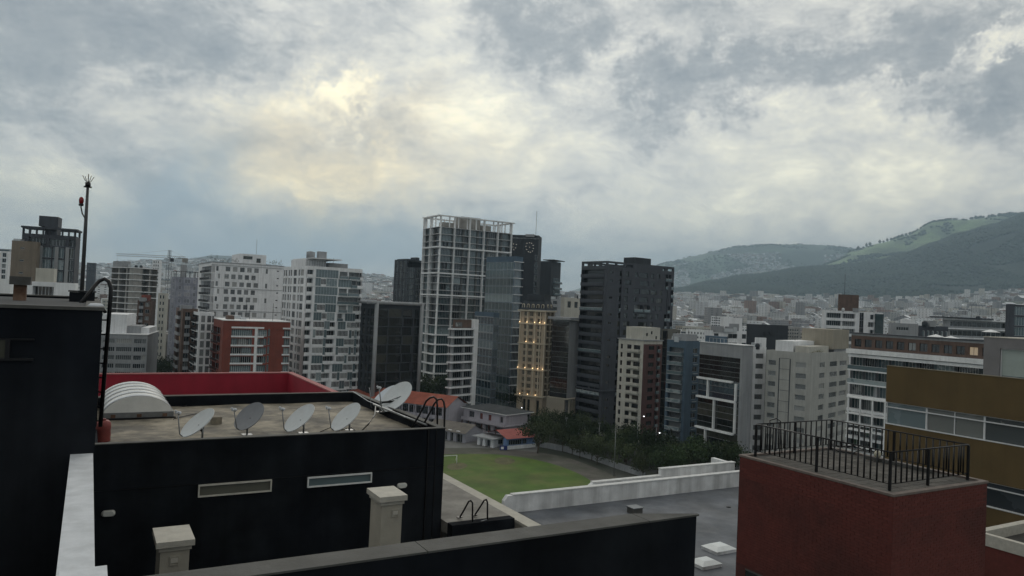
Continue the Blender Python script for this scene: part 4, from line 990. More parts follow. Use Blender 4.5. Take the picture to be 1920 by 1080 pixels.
# 3 tall black block on the left
cr_t = onz(187, 577, Z(.30)); BX = onz(172, 850, Z(2.2)).x
TX = (cr_t.x+BX)/2+.03; TY = we.y
o = empty('stair_block', (TX, TY, CZ-.30), 'tall black rendered block filling the left edge with a slim pale top edge', 'building')
b = MB(); L = 7.2
hx0, hx1 = onz(0, 620, CZ).x, 0
b.box(-9, 0, -9, 0, L, -.03, 0); b.build('wall', blackw, o)
b = MB(); b.box(-9, .221, -.0299, -.201, L, -.012); b.build('roof_deck', mat('bitumen_deck', (.018, .02, .024), var=.3, scale=2), o)
b = MB(); b.box(-9.02, -.02, -.0299, .02, .22, .012); b.box(-.2, .22, -.0299, .02, L, .012); b.build('coping', copg, o)
b = MB(); 
def onplane_y(x, y, Y): v = ray(x, y); k = Y/v.y; return CAM+v*k
def onplane_x(x, y, X): v = ray(x, y); k = X/v.x; return CAM+v*k
a_ = onplane_y(-20, 634, TY); c_ = onplane_y(62, 676, TY)
b.box(a_.x-TX, -.03, c_.z-CZ+.3, c_.x-TX, -.003, c_.z-CZ+.33); b.box(a_.x-TX, -.03, a_.z-CZ+.3-.02, c_.x-TX, -.003, a_.z-CZ+.3)
b.box(c_.x-TX-.3, -.03, c_.z-CZ+.33, c_.x-TX-.25, -.003, a_.z-CZ+.28); b.build('window_frame', blk, o)
b = MB(); b.box(a_.x-TX, -.012, c_.z-CZ+.33, c_.x-TX-.3, -.004, a_.z-CZ+.28); b.build('window', Gk, o)
# darker rear parapet and box above it
o = empty('rear_parapet', (TX, TY+L, CZ-.3), 'dark parapet band on the roof behind the tall black block', 'wall')
q0 = onz(0, 556, CZ+.2); 
b = MB(); b.box(-9, .02, -9, -.02, .3, .02); b.build('wall', blackw, o); b = MB(); b.box(-9, 0, .0201, 0, .32, .045); b.build('coping', copg, o)
pm_ = at(153, 575, 13.5)
o = empty('rooftop_cabinet', (pm_.x, pm_.y, CZ-.32), 'black box standing on the roof at the foot of the lightning mast', 'box')
b = MB(); b.box(-.2, -.15, 0, .2, .15, at(150, 548, 13.5).z-CZ+.32); b.build('box_body', blackw, o); b = MB(); b.box(-.22, -.17, at(150, 548, 13.5).z-CZ+.325, .22, .17, at(150, 548, 13.5).z-CZ+.35); b.build('lid', blk, o)
pm_ = at(36, 575, 12.5); zt_ = at(36, 534, 12.5).z
o = empty('vent_pipe', (pm_.x, pm_.y, CZ-.32), 'rusty brown vent pipe with a grey cap on the roof at the far left', 'pipe')
b = MB(); b.box(-.09, -.09, 0, .09, .09, zt_-CZ+.32); b.build('pipe_body', rust, o); b = MB(); b.box(-.15, -.15, zt_-CZ+.323, .15, .15, zt_-CZ+.46); b.build('cap', copg, o)
# lightning mast with red beacon
mb_ = at(153, 552, 21); mt = at(165, 350, 21); hm_ = mt.z-mb_.z
o = empty('lightning_mast', (mb_.x, mb_.y, mb_.z), 'dark lightning rod mast with a forked tip standing on the black roof', 'mast')
b = MB(); b.tube([(0, 0, -1), (0, 0, hm_*.55), (0, 0, hm_)], [.058, .05, .036], 10); b.build('pole', mat('mast_metal', (.06, .062, .066), rough=.5, metal=.4, var=.2, scale=6), o)
b = MB(); b.tube([(0, 0, hm_), (0, 0, hm_+.12)], .07, 8); b.box(-.1, -.02, hm_-.03, .1, .02, hm_+.01); b.tube([(0, 0, hm_+.1), (0, 0, hm_+.36)], .012, 6)
for a in range(4): b.tube([(0, 0, hm_+.12), (math.cos(a*1.57+.5)*.08, math.sin(a*1.57+.5)*.08, hm_+.16), (math.cos(a*1.57+.5)*.16, math.sin(a*1.57+.5)*.16, hm_+.3)], .009, 5)
b.build('rod_tip', blk, o)
zc = at(163, 376, 21).z-mb_.z; bx_ = -.16
rl = r0*bx_; b = MB(); b.tube([(0, 0, zc-.55), (rl.x*.7, rl.y*.7, zc-.38), (rl.x, rl.y, zc-.2), (rl.x, rl.y, zc-.1)], .018, 6); b.build('beacon_arm', blk, o)
bo = None
b = MB(); b.lathe([(0, 0), (.04, 0), (.058, .03), (.064, .1), (.055, .16), (.03, .19), (0, .2)], 14, 0, (rl.x, rl.y, zc-.1)); bo = b.build('beacon', mat('red_lamp_glass', (.22, .01, .012), rough=.25, var=.05), o)
b = MB(); b.lathe([(0, -.06), (.06, -.06), (.065, 0), (0, 0)], 12, 0, (rl.x, rl.y, zc-.1)); b.build('beacon_base', blk, bo)
# small white round lamp on the block's edge
p = at(180, 573, 10.2)
o = empty('roof_lamp', (p.x, p.y, p.z), 'small flat white lamp on the top edge of the tall black block', 'lamp')
b = MB(); b.lathe([(0, -.02), (.09, -.02), (.1, 0), (.07, .03), (0, .035)], 16); b.build('shade', whitetop, o); b = MB(); b.tube([(0, 0, -.12), (0, 0, -.02)], .02, 6); b.build('stem', blk, o)
# caged ladder rails hooked over the block
dl_ = 13.2
def lad(px_): return [at(x, y, dl_) for x, y in px_]
o = empty('roof_ladder', tuple(at(188, 790, dl_)), 'black metal ladder with a rail hooked over the top of the tall black block', 'ladder')
oo_ = Vector(o.location)
ra = [at(188, 800, dl_), at(207, 560, dl_), at(208, 540, dl_), at(204, 528, dl_), at(196, 523, dl_), at(186, 527, dl_), at(176, 538, dl_-.2), at(146, 576, dl_-.5)]
b = MB(); b.tube([p-oo_ for p in ra], .034, 8); b.build('rail', blk, o)
rb = [at(178, 800, dl_+.5), at(188, 606, dl_+.5), at(189, 585, dl_+.5), at(192, 578, dl_+.3), at(197, 585, dl_+.2)]
b = MB(); b.tube([p-oo_ for p in rb], .028, 8); b.build('rail', blk, o)
for y in range(600, 790, 27):
    t_ = (y-585)/215; a, c = at(207-19*t_, y, dl_), at(189-11*t_, y, dl_+.5); b = MB(); b.tube([a-oo_, c-oo_], .014, 6); b.build('rung', blk, o)

# 4 the dish roof
pa = onz(172, 837, ZR); pc = onz(832, 802, ZR); pf = onz(661, 733, ZR)
X0 = TX+.0; X1 = (pc.x+pf.x)/2; Y0 = (pa.y+pc.y)/2; Y1 = onz(480, 739, ZR).y
print('roof', X0, X1, Y0, Y1, 'pa', pa, 'pc', pc, 'pf', pf)
o = empty('dish_roof_building', (X1, Y0, ZR), 'black rendered building with satellite dishes on its stained concrete roof', 'building')
w_ = X1-X0; l_ = Y1-Y0; RD = -.32
b = MB(); b.box(-w_, 0, -12, 0, .16, 0); b.box(-w_, l_-.16, -12, 0, l_, 0); b.box(-.16, .16, -12, 0, l_-.16, 0); b.box(-w_, .16, -12, -w_+.16, l_-.16, 0)
b.build('wall', blackw, o)
b = MB(); b.box(-w_-.0, -.015, .0005, .012, .175, .022); b.box(-.175, .175, .0005, .012, l_-.17, .022); b.box(-w_, l_-.17, .0005, .012, l_+.01, .022); b.build('coping', copg, o)
b = MB(); nx_, ny_ = 40, 30
for j in range(ny_+1):
    for i in range(nx_+1):
        x, y = -w_+.16+(w_-.32)*i/nx_, .16+(l_-.32)*j/ny_
        b.v.append((x, y, RD+.03*noise.noise((x*.6, y*.6, 2))))
for j in range(ny_):
    for i in range(nx_): a = j*(nx_+1)+i; b.f.append((a, a+1, a+nx_+2, a+nx_+1)); b.m.append(0); b.sm.append(True)
b.build('roof_deck', oldconc, o)
# raised kerb patch at the front left of the deck
b = MB(); b.box(-w_+.16, .2, RD-.02, -w_+3.6, .95, RD+.05); b.build('roof_screed', mat('dark_wet_concrete', (.10, .092, .078), var=.3, scale=2, c2=(.2, .18, .15), c2s=3), o)
b = MB(); a = onplane_y(560, 900, Y0)
zl = onplane_y(200, 921, Y0).z-ZR; b.box(-w_, -.012, zl, .01, -.002, zl+.012); b.build('wall_joint', blk, o)
xg = onplane_y(801, 830, Y0).x-X1; b = MB(); b.box(xg, -.05, -12, xg+.03, -.003, -.02); b.box(xg+.25, -.02, -12, xg+.27, -.003, -.02); b.build('corner_groove', blk, o)
for k, pts in enumerate((((370, 908), (509, 899), (508, 921), (372, 931)), ((574, 895), (694, 885), (698, 903), (577, 914)))):
    P4 = [onplane_y(x, y, Y0) for x, y in pts]
    xa, xb = (P4[0].x+P4[3].x)/2-X1, (P4[1].x+P4[2].x)/2-X1; zb_, za_ = (P4[2].z+P4[3].z)/2-ZR, (P4[0].z+P4[1].z)/2-ZR
    b = MB(); t_ = .032; 
    b.box(xa, -.07, zb_, xb, -.003, zb_+t_); b.box(xa, -.07, za_-t_, xb, -.003, za_); b.box(xa, -.07, zb_+t_, xa+t_, -.003, za_-t_); b.box(xb-t_, -.07, zb_+t_, xb, -.003, za_-t_)
    fr_ = b.build('window', mat('window_frame_paint', (.74, .75, .75) if k else (.60, .58, .52), rough=.4, var=.1, scale=8), o)
    b = MB(); b.poly([(xa+t_, -.03, zb_+t_), (xb-t_, -.03, zb_+t_), (xb-t_, -.014, za_-t_), (xa+t_, -.014, za_-t_)]); b.build('pane', Gp if k else mat('dusty_glass', (.12, .12, .10), rough=.3), fr_)
for (x, y, lab) in ((203, 962, 'white oval bulkhead lamp on the black wall near the white topped wall'), (753, 910, 'white oval bulkhead lamp on the black wall beside the tall vent pier')):
    p = onplane_y(x, y, Y0); lo_ = empty('bulkhead_lamp', tuple(p), lab, 'wall lamp', 'oval lamps on the black wall')
    b = MB(); n_ = 24; ring = []
    for i in range(n_): a = 2*math.pi*i/n_; cx_ = .07 if math.cos(a) > 0 else -.07; ring.append((cx_+.068*math.cos(a), .068*math.sin(a)))
    for i in range(n_):
        q0_, q1_ = ring[i], ring[(i+1) % n_]
        b.poly([(q0_[0], -.003, q0_[1]), (q1_[0], -.003, q1_[1]), (q1_[0], -.05, q1_[1]), (q0_[0], -.05, q0_[1])], 0, True)
        b.poly([(q0_[0], -.05, q0_[1]), (q1_[0], -.05, q1_[1]), (q1_[0]*.75, -.085, q1_[1]*.75), (q0_[0]*.75, -.085, q0_[1]*.75)], 0, True)
    b.poly([(x_*.75, -.085, z_*.75) for x_, z_ in ring]); b.build('diffuser', mat('opal_plastic', (.6, .6, .57), rough=.4, var=.05), lo_)
    b = MB()
    for i in range(n_): q0_, q1_ = ring[i], ring[(i+1) % n_]; b.poly([(q0_[0]*1.06, -.002, q0_[1]*1.06), (q1_[0]*1.06, -.002, q1_[1]*1.06), (q1_[0]*1.06, -.02, q1_[1]*1.06), (q0_[0]*1.06, -.02, q0_[1]*1.06)])
    b.build('rim', copg, lo_)
# vent piers in front of the black wall
for (pts, zt_, dd, lab, low) in (((287, 990, 357, 983, 364, 1012, 292, 1018), 2.75, 0, 'short cream vent pier with a square cap at the foot of the black wall', 0), ((693, 917, 741, 908, 757, 928, 711, 934), 2.75, 0, 'tall cream vent pier with a square cap, right of the two slit windows', 1)):
    q_ = [onz(pts[i], pts[i+1], CZ-(2.95 if not low else 2.6)) for i in (0, 2, 4, 6)]
    zz = CZ-(2.95 if not low else 2.6); cx_ = sum(p.x for p in q_)/4; cy_ = sum(p.y for p in q_)/4; wx = (q_[1].x-q_[0].x+q_[2].x-q_[3].x)/4; wy = (q_[0].y-q_[3].y+q_[1].y-q_[2].y)/4
    print('pier', cx_, cy_, wx, wy)
    o = empty('vent_pier', (cx_, cy_, zz), lab, 'vent', 'vent piers before the black wall')
    b = MB(); b.box(-wx, -wy, -.07, wx, wy, 0); b.box(-wx+.03, -wy+.03, -.12, wx-.03, wy-.03, -.0705); b.build('cap', stonet, o)
    b = MB(); b.box(-wx+.05, -wy+.05, -8, wx-.05, wy-.05, -.1205); b.build('shaft', stonep, o)
    gx = -wx+.05+ (wx*.75 if not low else wx*1.0); gw, gh = wx*.5, wx*.5
    b = MB(); y_ = -wy+.05
    b.box(gx-gw/2, y_-.012, -.19-gh, gx+gw/2, y_-.002, -.19-gh+.015); b.box(gx-gw/2, y_-.012, -.205, gx+gw/2, y_-.002, -.19); b.box(gx-gw/2, y_-.012, -.175-gh, gx-gw/2+.015, y_-.002, -.205); b.box(gx+gw/2-.015, y_-.012, -.175-gh, gx+gw/2, y_-.002, -.205)
    g_ = b.build('grille', stonep, o)
    for k in range(7):
        b = MB(); z_ = -.19-gh+.03+k*(gh-.05)/7; b.poly([(gx-gw/2+.016, y_-.002, z_+.02), (gx-gw/2+.016, y_-.012, z_), (gx+gw/2-.016, y_-.012, z_), (gx+gw/2-.016, y_-.002, z_+.02)]); b.build('slat', stonet, g_)

# satellite dishes
def dish(cx_, cy_, size, bx_, by_, ratio, ang, m, label, lnb=True, zb=None, grp='satellite dishes on the stained roof', R_=None, depth=None):
    if zb is None: zb = ZR+RD
    foot = onz(bx_, by_, zb) if depth is None else at(bx_, by_, depth)
    d = foot.dot(fh); c = at(cx_, cy_, d); Rr = size/2*d/F
    a = R(ang); toward = math.sqrt(max(0, ratio))
    view = (c-CAM).normalized()
    im = (-cr*math.cos(a)+cu*math.sin(a)); im = (im-view*im.dot(view)).normalized()
    n = (im*math.sqrt(1-ratio**2)-view*ratio).normalized()
    up = Vector((0, 0, 1)); yy = (up-n*n.dot(up)).normalized(); xx = yy.cross(n)
    Mr = Matrix((xx, yy, n)).transposed()
    o = empty('satellite_dish', tuple(foot), label, 'satellite dish', grp)
    cc = c-foot
    def tf(p): return tuple(cc+Mr@Vector(p))
    dp = .16*Rr; b = MB(); rings = [(Rr*t_, dp*(t_*t_-1)) for t_ in (0, .2, .4, .6, .8, .93, 1)]+[(Rr*1.02, .004), (Rr*1.02, -.018)]
    b.lathe(rings, 36); b.lathe([(r_, z_-.012) for r_, z_ in reversed(rings[:7])]+[], 36)
    b.v = [tf(v) for v in b.v]; rf = b.build('reflector', m, o)
    b = MB(); f_ = Vector((0, -Rr*.35, Rr*1.15)); b.tube([tf((0, -Rr, -.01)), tf((0, -Rr*1.02, Rr*.2)), tf(tuple(f_))], .014 if Rr < .6 else .018, 6); b.build('feed_arm', pgal, o)
    if lnb:
        b = MB(); ax = (Vector((0, 0, 0))-f_).normalized()
        b.tube([tf(tuple(f_-ax*.09)), tf(tuple(f_+ax*.01)), tf(tuple(f_+ax*.015)), tf(tuple(f_+ax*.07))], [.026, .026, .04, .045], 10); b.tube([tf(tuple(f_-ax*.02)), tf(tuple(f_-ax*.02+Vector((0, -.06, 0))))], .03, 8); b.build('feed_horn', whitetop, o)
    hub = Vector(tf((0, -.05, -dp-.08)))
    kn = Vector((0, 0, max(.1, hub.z-.12)))
    b = MB(); b.tube([(0, 0, -.02), tuple(kn), tuple(kn+Vector((0, 0, .12)))], .026, 8); b.build('mast', pgal, o)
    b = MB(); b.tube([tuple(kn+Vector((0, 0, .05))), tuple(hub), tf((0, 0, -dp-.005))], .035, 8); b.tube([tf((.12, .12, -dp-.01)), tuple(kn+Vector((0, 0, .0)))], .012, 5); b.build('bracket', blk, o)
    b = MB(); b.box(-.13, -.13, -.015, .13, .13, .012); b.build('base_plate', pgal, o)
    return o
dish(370, 792, 70, 379, 824, .36, 47, dishm, 'leftmost white dish on the concrete roof, its feed horn held out to the left')
dish(467, 780, 62, 463, 815, .55, 45, dishg, 'dark grey dish, second from the left on the concrete roof')
dish(561, 783, 66, 569, 812, .42, 47, dishm, 'white dish in the middle of the row, third from the left')
dish(648, 781, 66, 655, 806, .42, 46, dishm, 'white dish nearest the bent pole, fourth from the left')
dish(742, 743, 70, 712, 772, .50, 48, dishm, 'large pale dish raised above the right edge of the roof', depth=24)
dish(722, 745, 62, 700, 768, .40, 50, mat('dish_blue_white', (.55, .6, .66), rough=.45, var=.05), 'white dish half hidden behind the large pale dish', lnb=False, depth=25.5)
# braces of the large dish
def rod(name, label, cat, pts, r_, m=blk, group=None):
    pts = [Vector(p) for p in pts]; b = MB(); b.tube([p-pts[0] for p in pts], r_, 7); return tag(b.build(name, m, None, pts[0]), label, cat, group)
zf = ZR+RD
rod('bent_pole', 'bent dark pole leaning on the roof between the row of dishes and the roof edge', 'pole', [onz(678, 808, zf), at(690, 796, 19.6), at(703, 778, 21), at(704, 762, 22)], .022)
rod('support_strut', 'long metal strut running from the large dish down to the roof corner', 'strut', [at(700, 758, 24), at(760, 782, 22.2), at(800, 797, 21)], .03, pgal)
rod('support_strut', 'short slanted strut under the large dish', 'strut', [at(738, 768, 24), at(762, 783, 22.5), at(790, 799, 21.2)], .022, blk)
rod('wire', 'thin pale wire along the rear right parapet of the roof', 'wire', [at(640, 735, 27), at(662, 734, 27), at(690, 752, 25), at(730, 768, 23.5), at(760, 782, 22)], .012, whitetop)
rod('cable', 'black cable trailing from the leftmost dish across the roof', 'cable', [onz(325, 786, zf+.06), onz(345, 780, zf+.03), onz(365, 776, zf+.02), onz(385, 777, zf+.02), onz(400, 784, zf+.03), onz(388, 792, zf+.1)], .012)
rod('cable', 'looping black cable at the back of the roof', 'cable', [onz(322, 760, zf+.02), onz(345, 762, zf+.02), onz(362, 756, zf+.02), onz(350, 752, zf+.02), onz(322, 750, zf+.02)], .012)
rod('cable', 'black cables hanging round the foot of the fourth dish', 'cable', [onz(600, 810, zf+.02), onz(622, 800, zf+.02), onz(640, 806, zf+.04), onz(660, 802, zf+.03), onz(672, 812, zf+.02)], .01)
# small concrete block and red drum
p = onz(405, 794, zf); o = tag((lambda b: (b.box(-.14, -.12, 0, .14, .12, .2), b.build('concrete_block', oldconc, None, p))[1])(MB()), 'small square concrete block behind the leftmost dish', 'block')
p = onz(188, 832, ZR); 
o = empty('red_drum', (onz(190, 830, zf).x+.02, onz(190, 830, zf).y+.15, zf), 'small faded red plastic drum in the corner by the tall black block', 'drum')
b = MB(); b.lathe([(0, 0), (.17, 0), (.18, .03), (.17, .12), (.18, .14), (.17, .3), (.18, .32), (.17, .46), (.12, .52), (0, .52)], 20); b.build('drum_body', mat('faded_red_plastic', (.22, .05, .045), rough=.6, var=.2, scale=5), o)
b = MB(); b.lathe([(0, .521), (.06, .521), (.06, .56), (0, .56)], 12); b.build('cap', mat('drum_cap', (.17, .035, .035), rough=.6), o)
# barrel skylight
fa = onz(190, 787, zf); fb_ = onz(326, 785, zf)
wd = fb_.x-fa.x; print('skylight', wd, fa)
o = empty('barrel_skylight', (fa.x, (fa.y+fb_.y)/2, zf), 'domed white polycarbonate skylight with stepped ribs on the roof by the black block', 'skylight')
b = MB(); ln = 3.8
b.box(0, 0, 0, wd, .06, .2); b.box(0, ln, 0, wd, ln+.06, .2); b.box(0, .06, 0, .06, ln, .2); b.box(wd-.06, .06, 0, wd, ln, .2); b.build('frame', pgal, o)
b = MB(); b.box(-.02, -.03, -.02, wd+.06, -.002, .05); b.build('sealing_strip', blk, o)
for k in range(3): b = MB(); b.box(wd*(.12+.36*k), -.02, .06, wd*(.12+.36*k)+.12, -.003, .15); b.build('bracket', rust, o)
def arch(y0_, y1_, s_, m_, nm, closed):
    b = MB(); n_ = 26; hgt = .47*s_
    pr = [(wd/2-wd/2*s_*math.cos(math.pi*i/n_)*.97, .2+hgt*(1-math.cos(math.pi*i/n_)**2)**.62) for i in range(n_+1)]
    for i in range(n_): b.poly([(pr[i][0], y0_, pr[i][1]), (pr[i][0], y1_, pr[i][1]), (pr[i+1][0], y1_, pr[i+1][1]), (pr[i+1][0], y0_, pr[i+1][1])], 0, True)
    if closed: b.poly([(x, y0_, z) for x, z in reversed(pr)])
    return b.build(nm, m_, o)
arch(.02, ln, .985, poly, 'dome_shell', True)
for k in range(5): arch(.04+k*(ln-.2)/4.6, .12+k*(ln-.2)/4.6, 1.02, pgal, 'rib', False)
for k in range(5): arch(.14+k*(ln-.2)/4.6, .42+k*(ln-.2)/4.6, 1.0, whitetop, 'dome_panel', False)
# hooped ladder rails at the right corner of the roof
def hoop(name, label, pxs, ds, r_=.024, rungs=()):
    pts = [at(x, y, d) for (x, y), d in zip(pxs, ds)]; o = empty(name, tuple(pts[0]), label, 'handrail'); return o, pts
o = empty('roof_ladder', tuple(at(770, 802, 21.6)), 'pair of black hooped ladder rails rising at the right corner of the dish roof', 'ladder')
oo_ = Vector(o.location)
for pxs in ([(772, 802), (787, 777), (799, 752), (806, 746), (813, 744), (818, 748), (820, 760), (820, 798)], [(792, 800), (804, 777), (815, 756), (822, 749), (828, 748), (832, 753), (834, 765), (833, 802), (832, 842)]):
    b = MB(); b.tube([at(x, y, 21.2)-oo_ for x, y in pxs], .028, 8); b.build('rail', blk, o)
for y in (812, 828): 
    b = MB(); b.tube([at(820, y-8, 21.2)-oo_, at(833, y, 21.2)-oo_], .016, 6); b.build('rung', blk, o)

# 5 red parapet behind the dish roof
zr_ = CZ-3.9
A = onz(300, 700, zr_); Bp = onz(540, 698, zr_); Cp = onz(606, 728, zr_)
o = empty('red_parapet', (Bp.x, Bp.y, zr_), 'crimson painted parapet enclosing the next roof behind the dishes', 'wall')
hr_ = .98
b = MB(); yfar = (A.y+Bp.y)/2-Bp.y
b.box(-12, yfar, -hr_, 0, yfar+.22, -.05); b.box(0, Y1-Bp.y+.7, -hr_, .22, yfar+.22, -.05); b.build('wall', redp, o)
b = MB(); b.box(-12, yfar-.02, -.0499, 0, yfar+.25, 0); b.box(-.02, Y1-Bp.y+.7, -.0499, .26, yfar+.25, .001); b.build('coping', redtop, o)
b = MB(); b.box(-12, Y1-Bp.y+.02, -hr_-.4, .2, yfar, -hr_); b.build('roof_deck', mat('dull_red_roof', (.20, .07, .07), var=.2, scale=2), o)
b = MB(); b.box(-12, Y1-Bp.y+.05, -hr_, -1.0, Y1-Bp.y+.5, -hr_+.62); b.build('ledge', redtop, o)

# 6 lower terrace and pale coping line
zc_ = CZ-6.0
a1 = onz(1010, 984, zc_); a2 = onz(832, 886, zc_); wcp = .42
xc_ = onz(1018, 986, zc_).x; print('coping x', a1.x, a2.x, xc_)
o = empty('boundary_wall', (xc_, a1.y, zc_), 'pale rendered wall with a broad cream coping between the terrace and the grey roof', 'wall')
LN = a2.y-a1.y
b = MB(); b.box(-wcp+.04, -7, -8, -.04, LN+3, -.08); b.build('wall', paleterr, o)
for i in range(5): b = MB(); b.box(-wcp, -7+i*(LN+10)/5+.005, -.0799, 0, -7+(i+1)*(LN+10)/5-.005, 0); b.build('coping_stone', mat('cream_coping', (.45, .43, .38), var=.12, scale=3, bump=.2) if i == 0 else bpy.data.materials['cream_coping'], o)
te = onplane_x(955, 967, xc_-wcp); tz = te.z; print('terrace z', tz-CZ)
o = empty('lower_terrace', (xc_-wcp, te.y, tz), 'small grey concrete terrace below the dish roof', 'terrace')
TW = xc_-wcp-X1-.02
b = MB(); b.box(-TW, 0, -.3, .03, 6, 0); b.build('floor_slab', mat('terrace_concrete', (.19, .18, .165), var=.25, scale=1.5, c2=(.26, .25, .23), c2s=1.2, bump=.3), o)
b = MB(); b.box(-TW, -.3, -7, -.0, -.003, .012); b.build('wall', blackw, o)
for k, (pxs) in enumerate(([(862, 970), (868, 960), (879, 940), (883, 939), (886, 943), (886, 978)], [(890, 966), (898, 954), (908, 938), (912, 937), (914, 942), (914, 974)])):
    d_ = onz(pxs[0][0], pxs[0][1], tz).dot(fh)-.15
    pts = [at(x, y, d_ if i < 3 else d_-.35) for i, (x, y) in enumerate(pxs)]
    o = empty('grab_rail', tuple(pts[0]), ('left', 'right')[k]+' one of two bent black grab rails at the edge of the lower terrace', 'handrail', 'grab rails on the lower terrace')
    b = MB(); b.tube([p-pts[0] for p in pts], .024, 8); b.build('rail', blk, o); b = MB(); b.box(-.08, -.05, -.01, .06, .05, .015); b.build('foot_plate', blk, o)
rod('rung', 'thin grey rung between the two grab rails on the terrace edge', 'rung', [at(886, 977, d_-.36), at(900, 978, d_-.42), at(914, 974, d_-.36)], .014, pgal)

# 7 grey roof, white walls, skylights
gz = CZ-9.3
n0_ = onz(1675, 927, CZ-4.4); nb_ = onz(1388, 852, CZ-4.4); w0 = onz(985, 956, gz); w1 = onz(1385, 915, gz); yw = (w0.y+w1.y)/2; print('white wall', w0, w1)
o = empty('grey_roof', (xc_, yw, gz), 'flat grey membrane roof stretching behind the black parapet wall', 'roof')
EX = n0_.x-xc_
b = MB(); b.box(.05, -26, -.4, EX, 0, 0); b.box(EX, nb_.y+.1-yw, -.4, 24, 0, 0); b.build('roof_deck', memb, o)
seam = mat('membrane_seam', (.12, .13, .145), var=.2, scale=2)
for k in range(7): b = MB(); b.box(.06, -2.2-k*2.7, .0, EX-.01, -2.08-k*2.7, .008); b.build('seam', seam, o)
for k in range(2): b = MB(); b.box(2.5+k*3.6, -22, .0005, 2.6+k*3.6, 0, .0095); b.build('seam', seam, o)
b = MB(); b.box(.0, -14, -.4, .12, .3, .16); b.build('edge_kerb', whitew, o)
ht = onz(1385, 870, gz); h_ = 1.0*yw/yw
hw = at(1385, 888, w1.dot(fh)).z-gz
wx0 = onplane_y(946, 940, yw).x
o = empty('white_wall', (wx0, yw, gz), 'stained white parapet wall with a slanted left end along the grey roof', 'wall')
b = MB(); Lw = w1.x-wx0+1; zk = [onplane_y(x, y, yw) for x, y in ((946, 940), (953, 930), (962, 925))]
pf_ = [(0, -1), (Lw, -1), (Lw, hw), (zk[2].x-wx0, hw), (zk[1].x-wx0, zk[1].z-gz), (0, zk[0].z-gz)]
def prism(b, pf_, y0_, y1_, mi=0):
    b.poly([(x, y0_, z) for x, z in pf_], mi); b.poly([(x, y1_, z) for x, z in reversed(pf_)], mi)
    for i in range(len(pf_)): (xa, za), (xb, zb2) = pf_[i], pf_[(i+1) % len(pf_)]; b.poly([(xa, y0_, za), (xa, y1_, za), (xb, y1_, zb2), (xb, y0_, zb2)], mi)
prism(b, pf_, 0, .25); b.v = [(x, y, z-.0) for x, y, z in b.v]; b.build('wall', whitew, o)
b = MB(); b.box(zk[2].x-wx0, -.03, hw+.0005, Lw, .28, hw+.05); b.build('coping', mat('worn_white_coping', (.6, .61, .61), var=.15, scale=4), o)
b = MB(); b.box(-.5, .02, -9, Lw, .22, -1.001); b.build('lower_wall', whitew, o)
s0 = at(1102, 908, w1.dot(fh)+3.0); s1 = at(1241, 893, 29); s2 = at(1241, 880, 29)
o = empty('white_wall', (onz(1100, 915, gz+.9).x, yw+1.6, gz), 'second white wall stepping up behind the stained white parapet', 'wall')
xs = onplane_y(1240, 890, yw+1.6).x; zlo = onplane_y(1200, 897, yw+1.6).z-gz; zhi = onplane_y(1245, 880, yw+1.6).z-gz; xl_ = onplane_y(1102, 908, yw+1.6).x; xr_ = onplane_y(1372, 871, yw+1.6).x
ox = o.location.x
b = MB(); prism(b, [(xl_-ox-.3, -3), (xs-ox, -3), (xs-ox, zlo), (xl_-ox+.35, zlo), (xl_-ox-.3, zlo-.45)], 0, .22); b.box(xs-ox+.001, 0, -3, xr_-ox, .24, zhi); b.box(xr_-ox, .003, -3, xr_-ox+.25, 1.6, zhi-.02); b.build('wall', whitew, o)
b = MB(); b.box(xl_-ox+.35, -.03, zlo+.0005, xs-ox, .26, zlo+.05); b.box(xs-ox-.02, -.03, zhi+.0005, xr_-ox+.27, .27, zhi+.05); b.build('coping', bpy.data.materials['worn_white_coping'], o)
for (x, y, sz, lab) in ((1348, 1032, .52, 'upper white square roof skylight, farther from the black wall'), (1322, 1060, .46, 'lower white square roof skylight, nearest the bottom edge')):
    p = onz(x, y, gz); o = empty('roof_skylight', tuple(p), lab, 'skylight', 'square skylights on the grey roof')
    b = MB(); b.box(-sz, -sz*.8, 0, sz, sz*.8, .12); b.build('kerb', whitew, o)
    b = MB(); s_ = sz*1.05; t_ = sz*.55; v0 = [(-s_, -s_*.8, .121), (s_, -s_*.8, .121), (s_, s_*.8, .121), (-s_, s_*.8, .121)]; v1 = [(-t_, -t_*.8, .24), (t_, -t_*.8, .24), (t_, t_*.8, .24), (-t_, t_*.8, .24)]
    for i in range(4): b.poly([v0[i], v0[(i+1) % 4], v1[(i+1) % 4], v1[i]])
    b.poly(v1); b.build('dome', mat('opal_acrylic', (.72, .75, .76), rough=.3, var=.08, scale=3), o)
p = onz(1190, 962, gz); o = empty('roof_vent_box', tuple(p), 'small grey metal vent box peeking over the black parapet wall', 'vent')
b = MB(); b.box(-.26, -.24, -.1, .26, .24, .26); b.build('vent_body', copg, o); b = MB(); b.box(-.3, -.28, .2605, .3, .28, .3); b.build('lid', pgal, o)
p = onz(1366, 951, gz); b = MB(); b.lathe([(0, 0), (.12, 0), (.1, .03), (0, .04)], 12); tag(b.build('roof_drain', blk, None, p), 'small dark drain in the grey roof near the brick tower', 'drain')

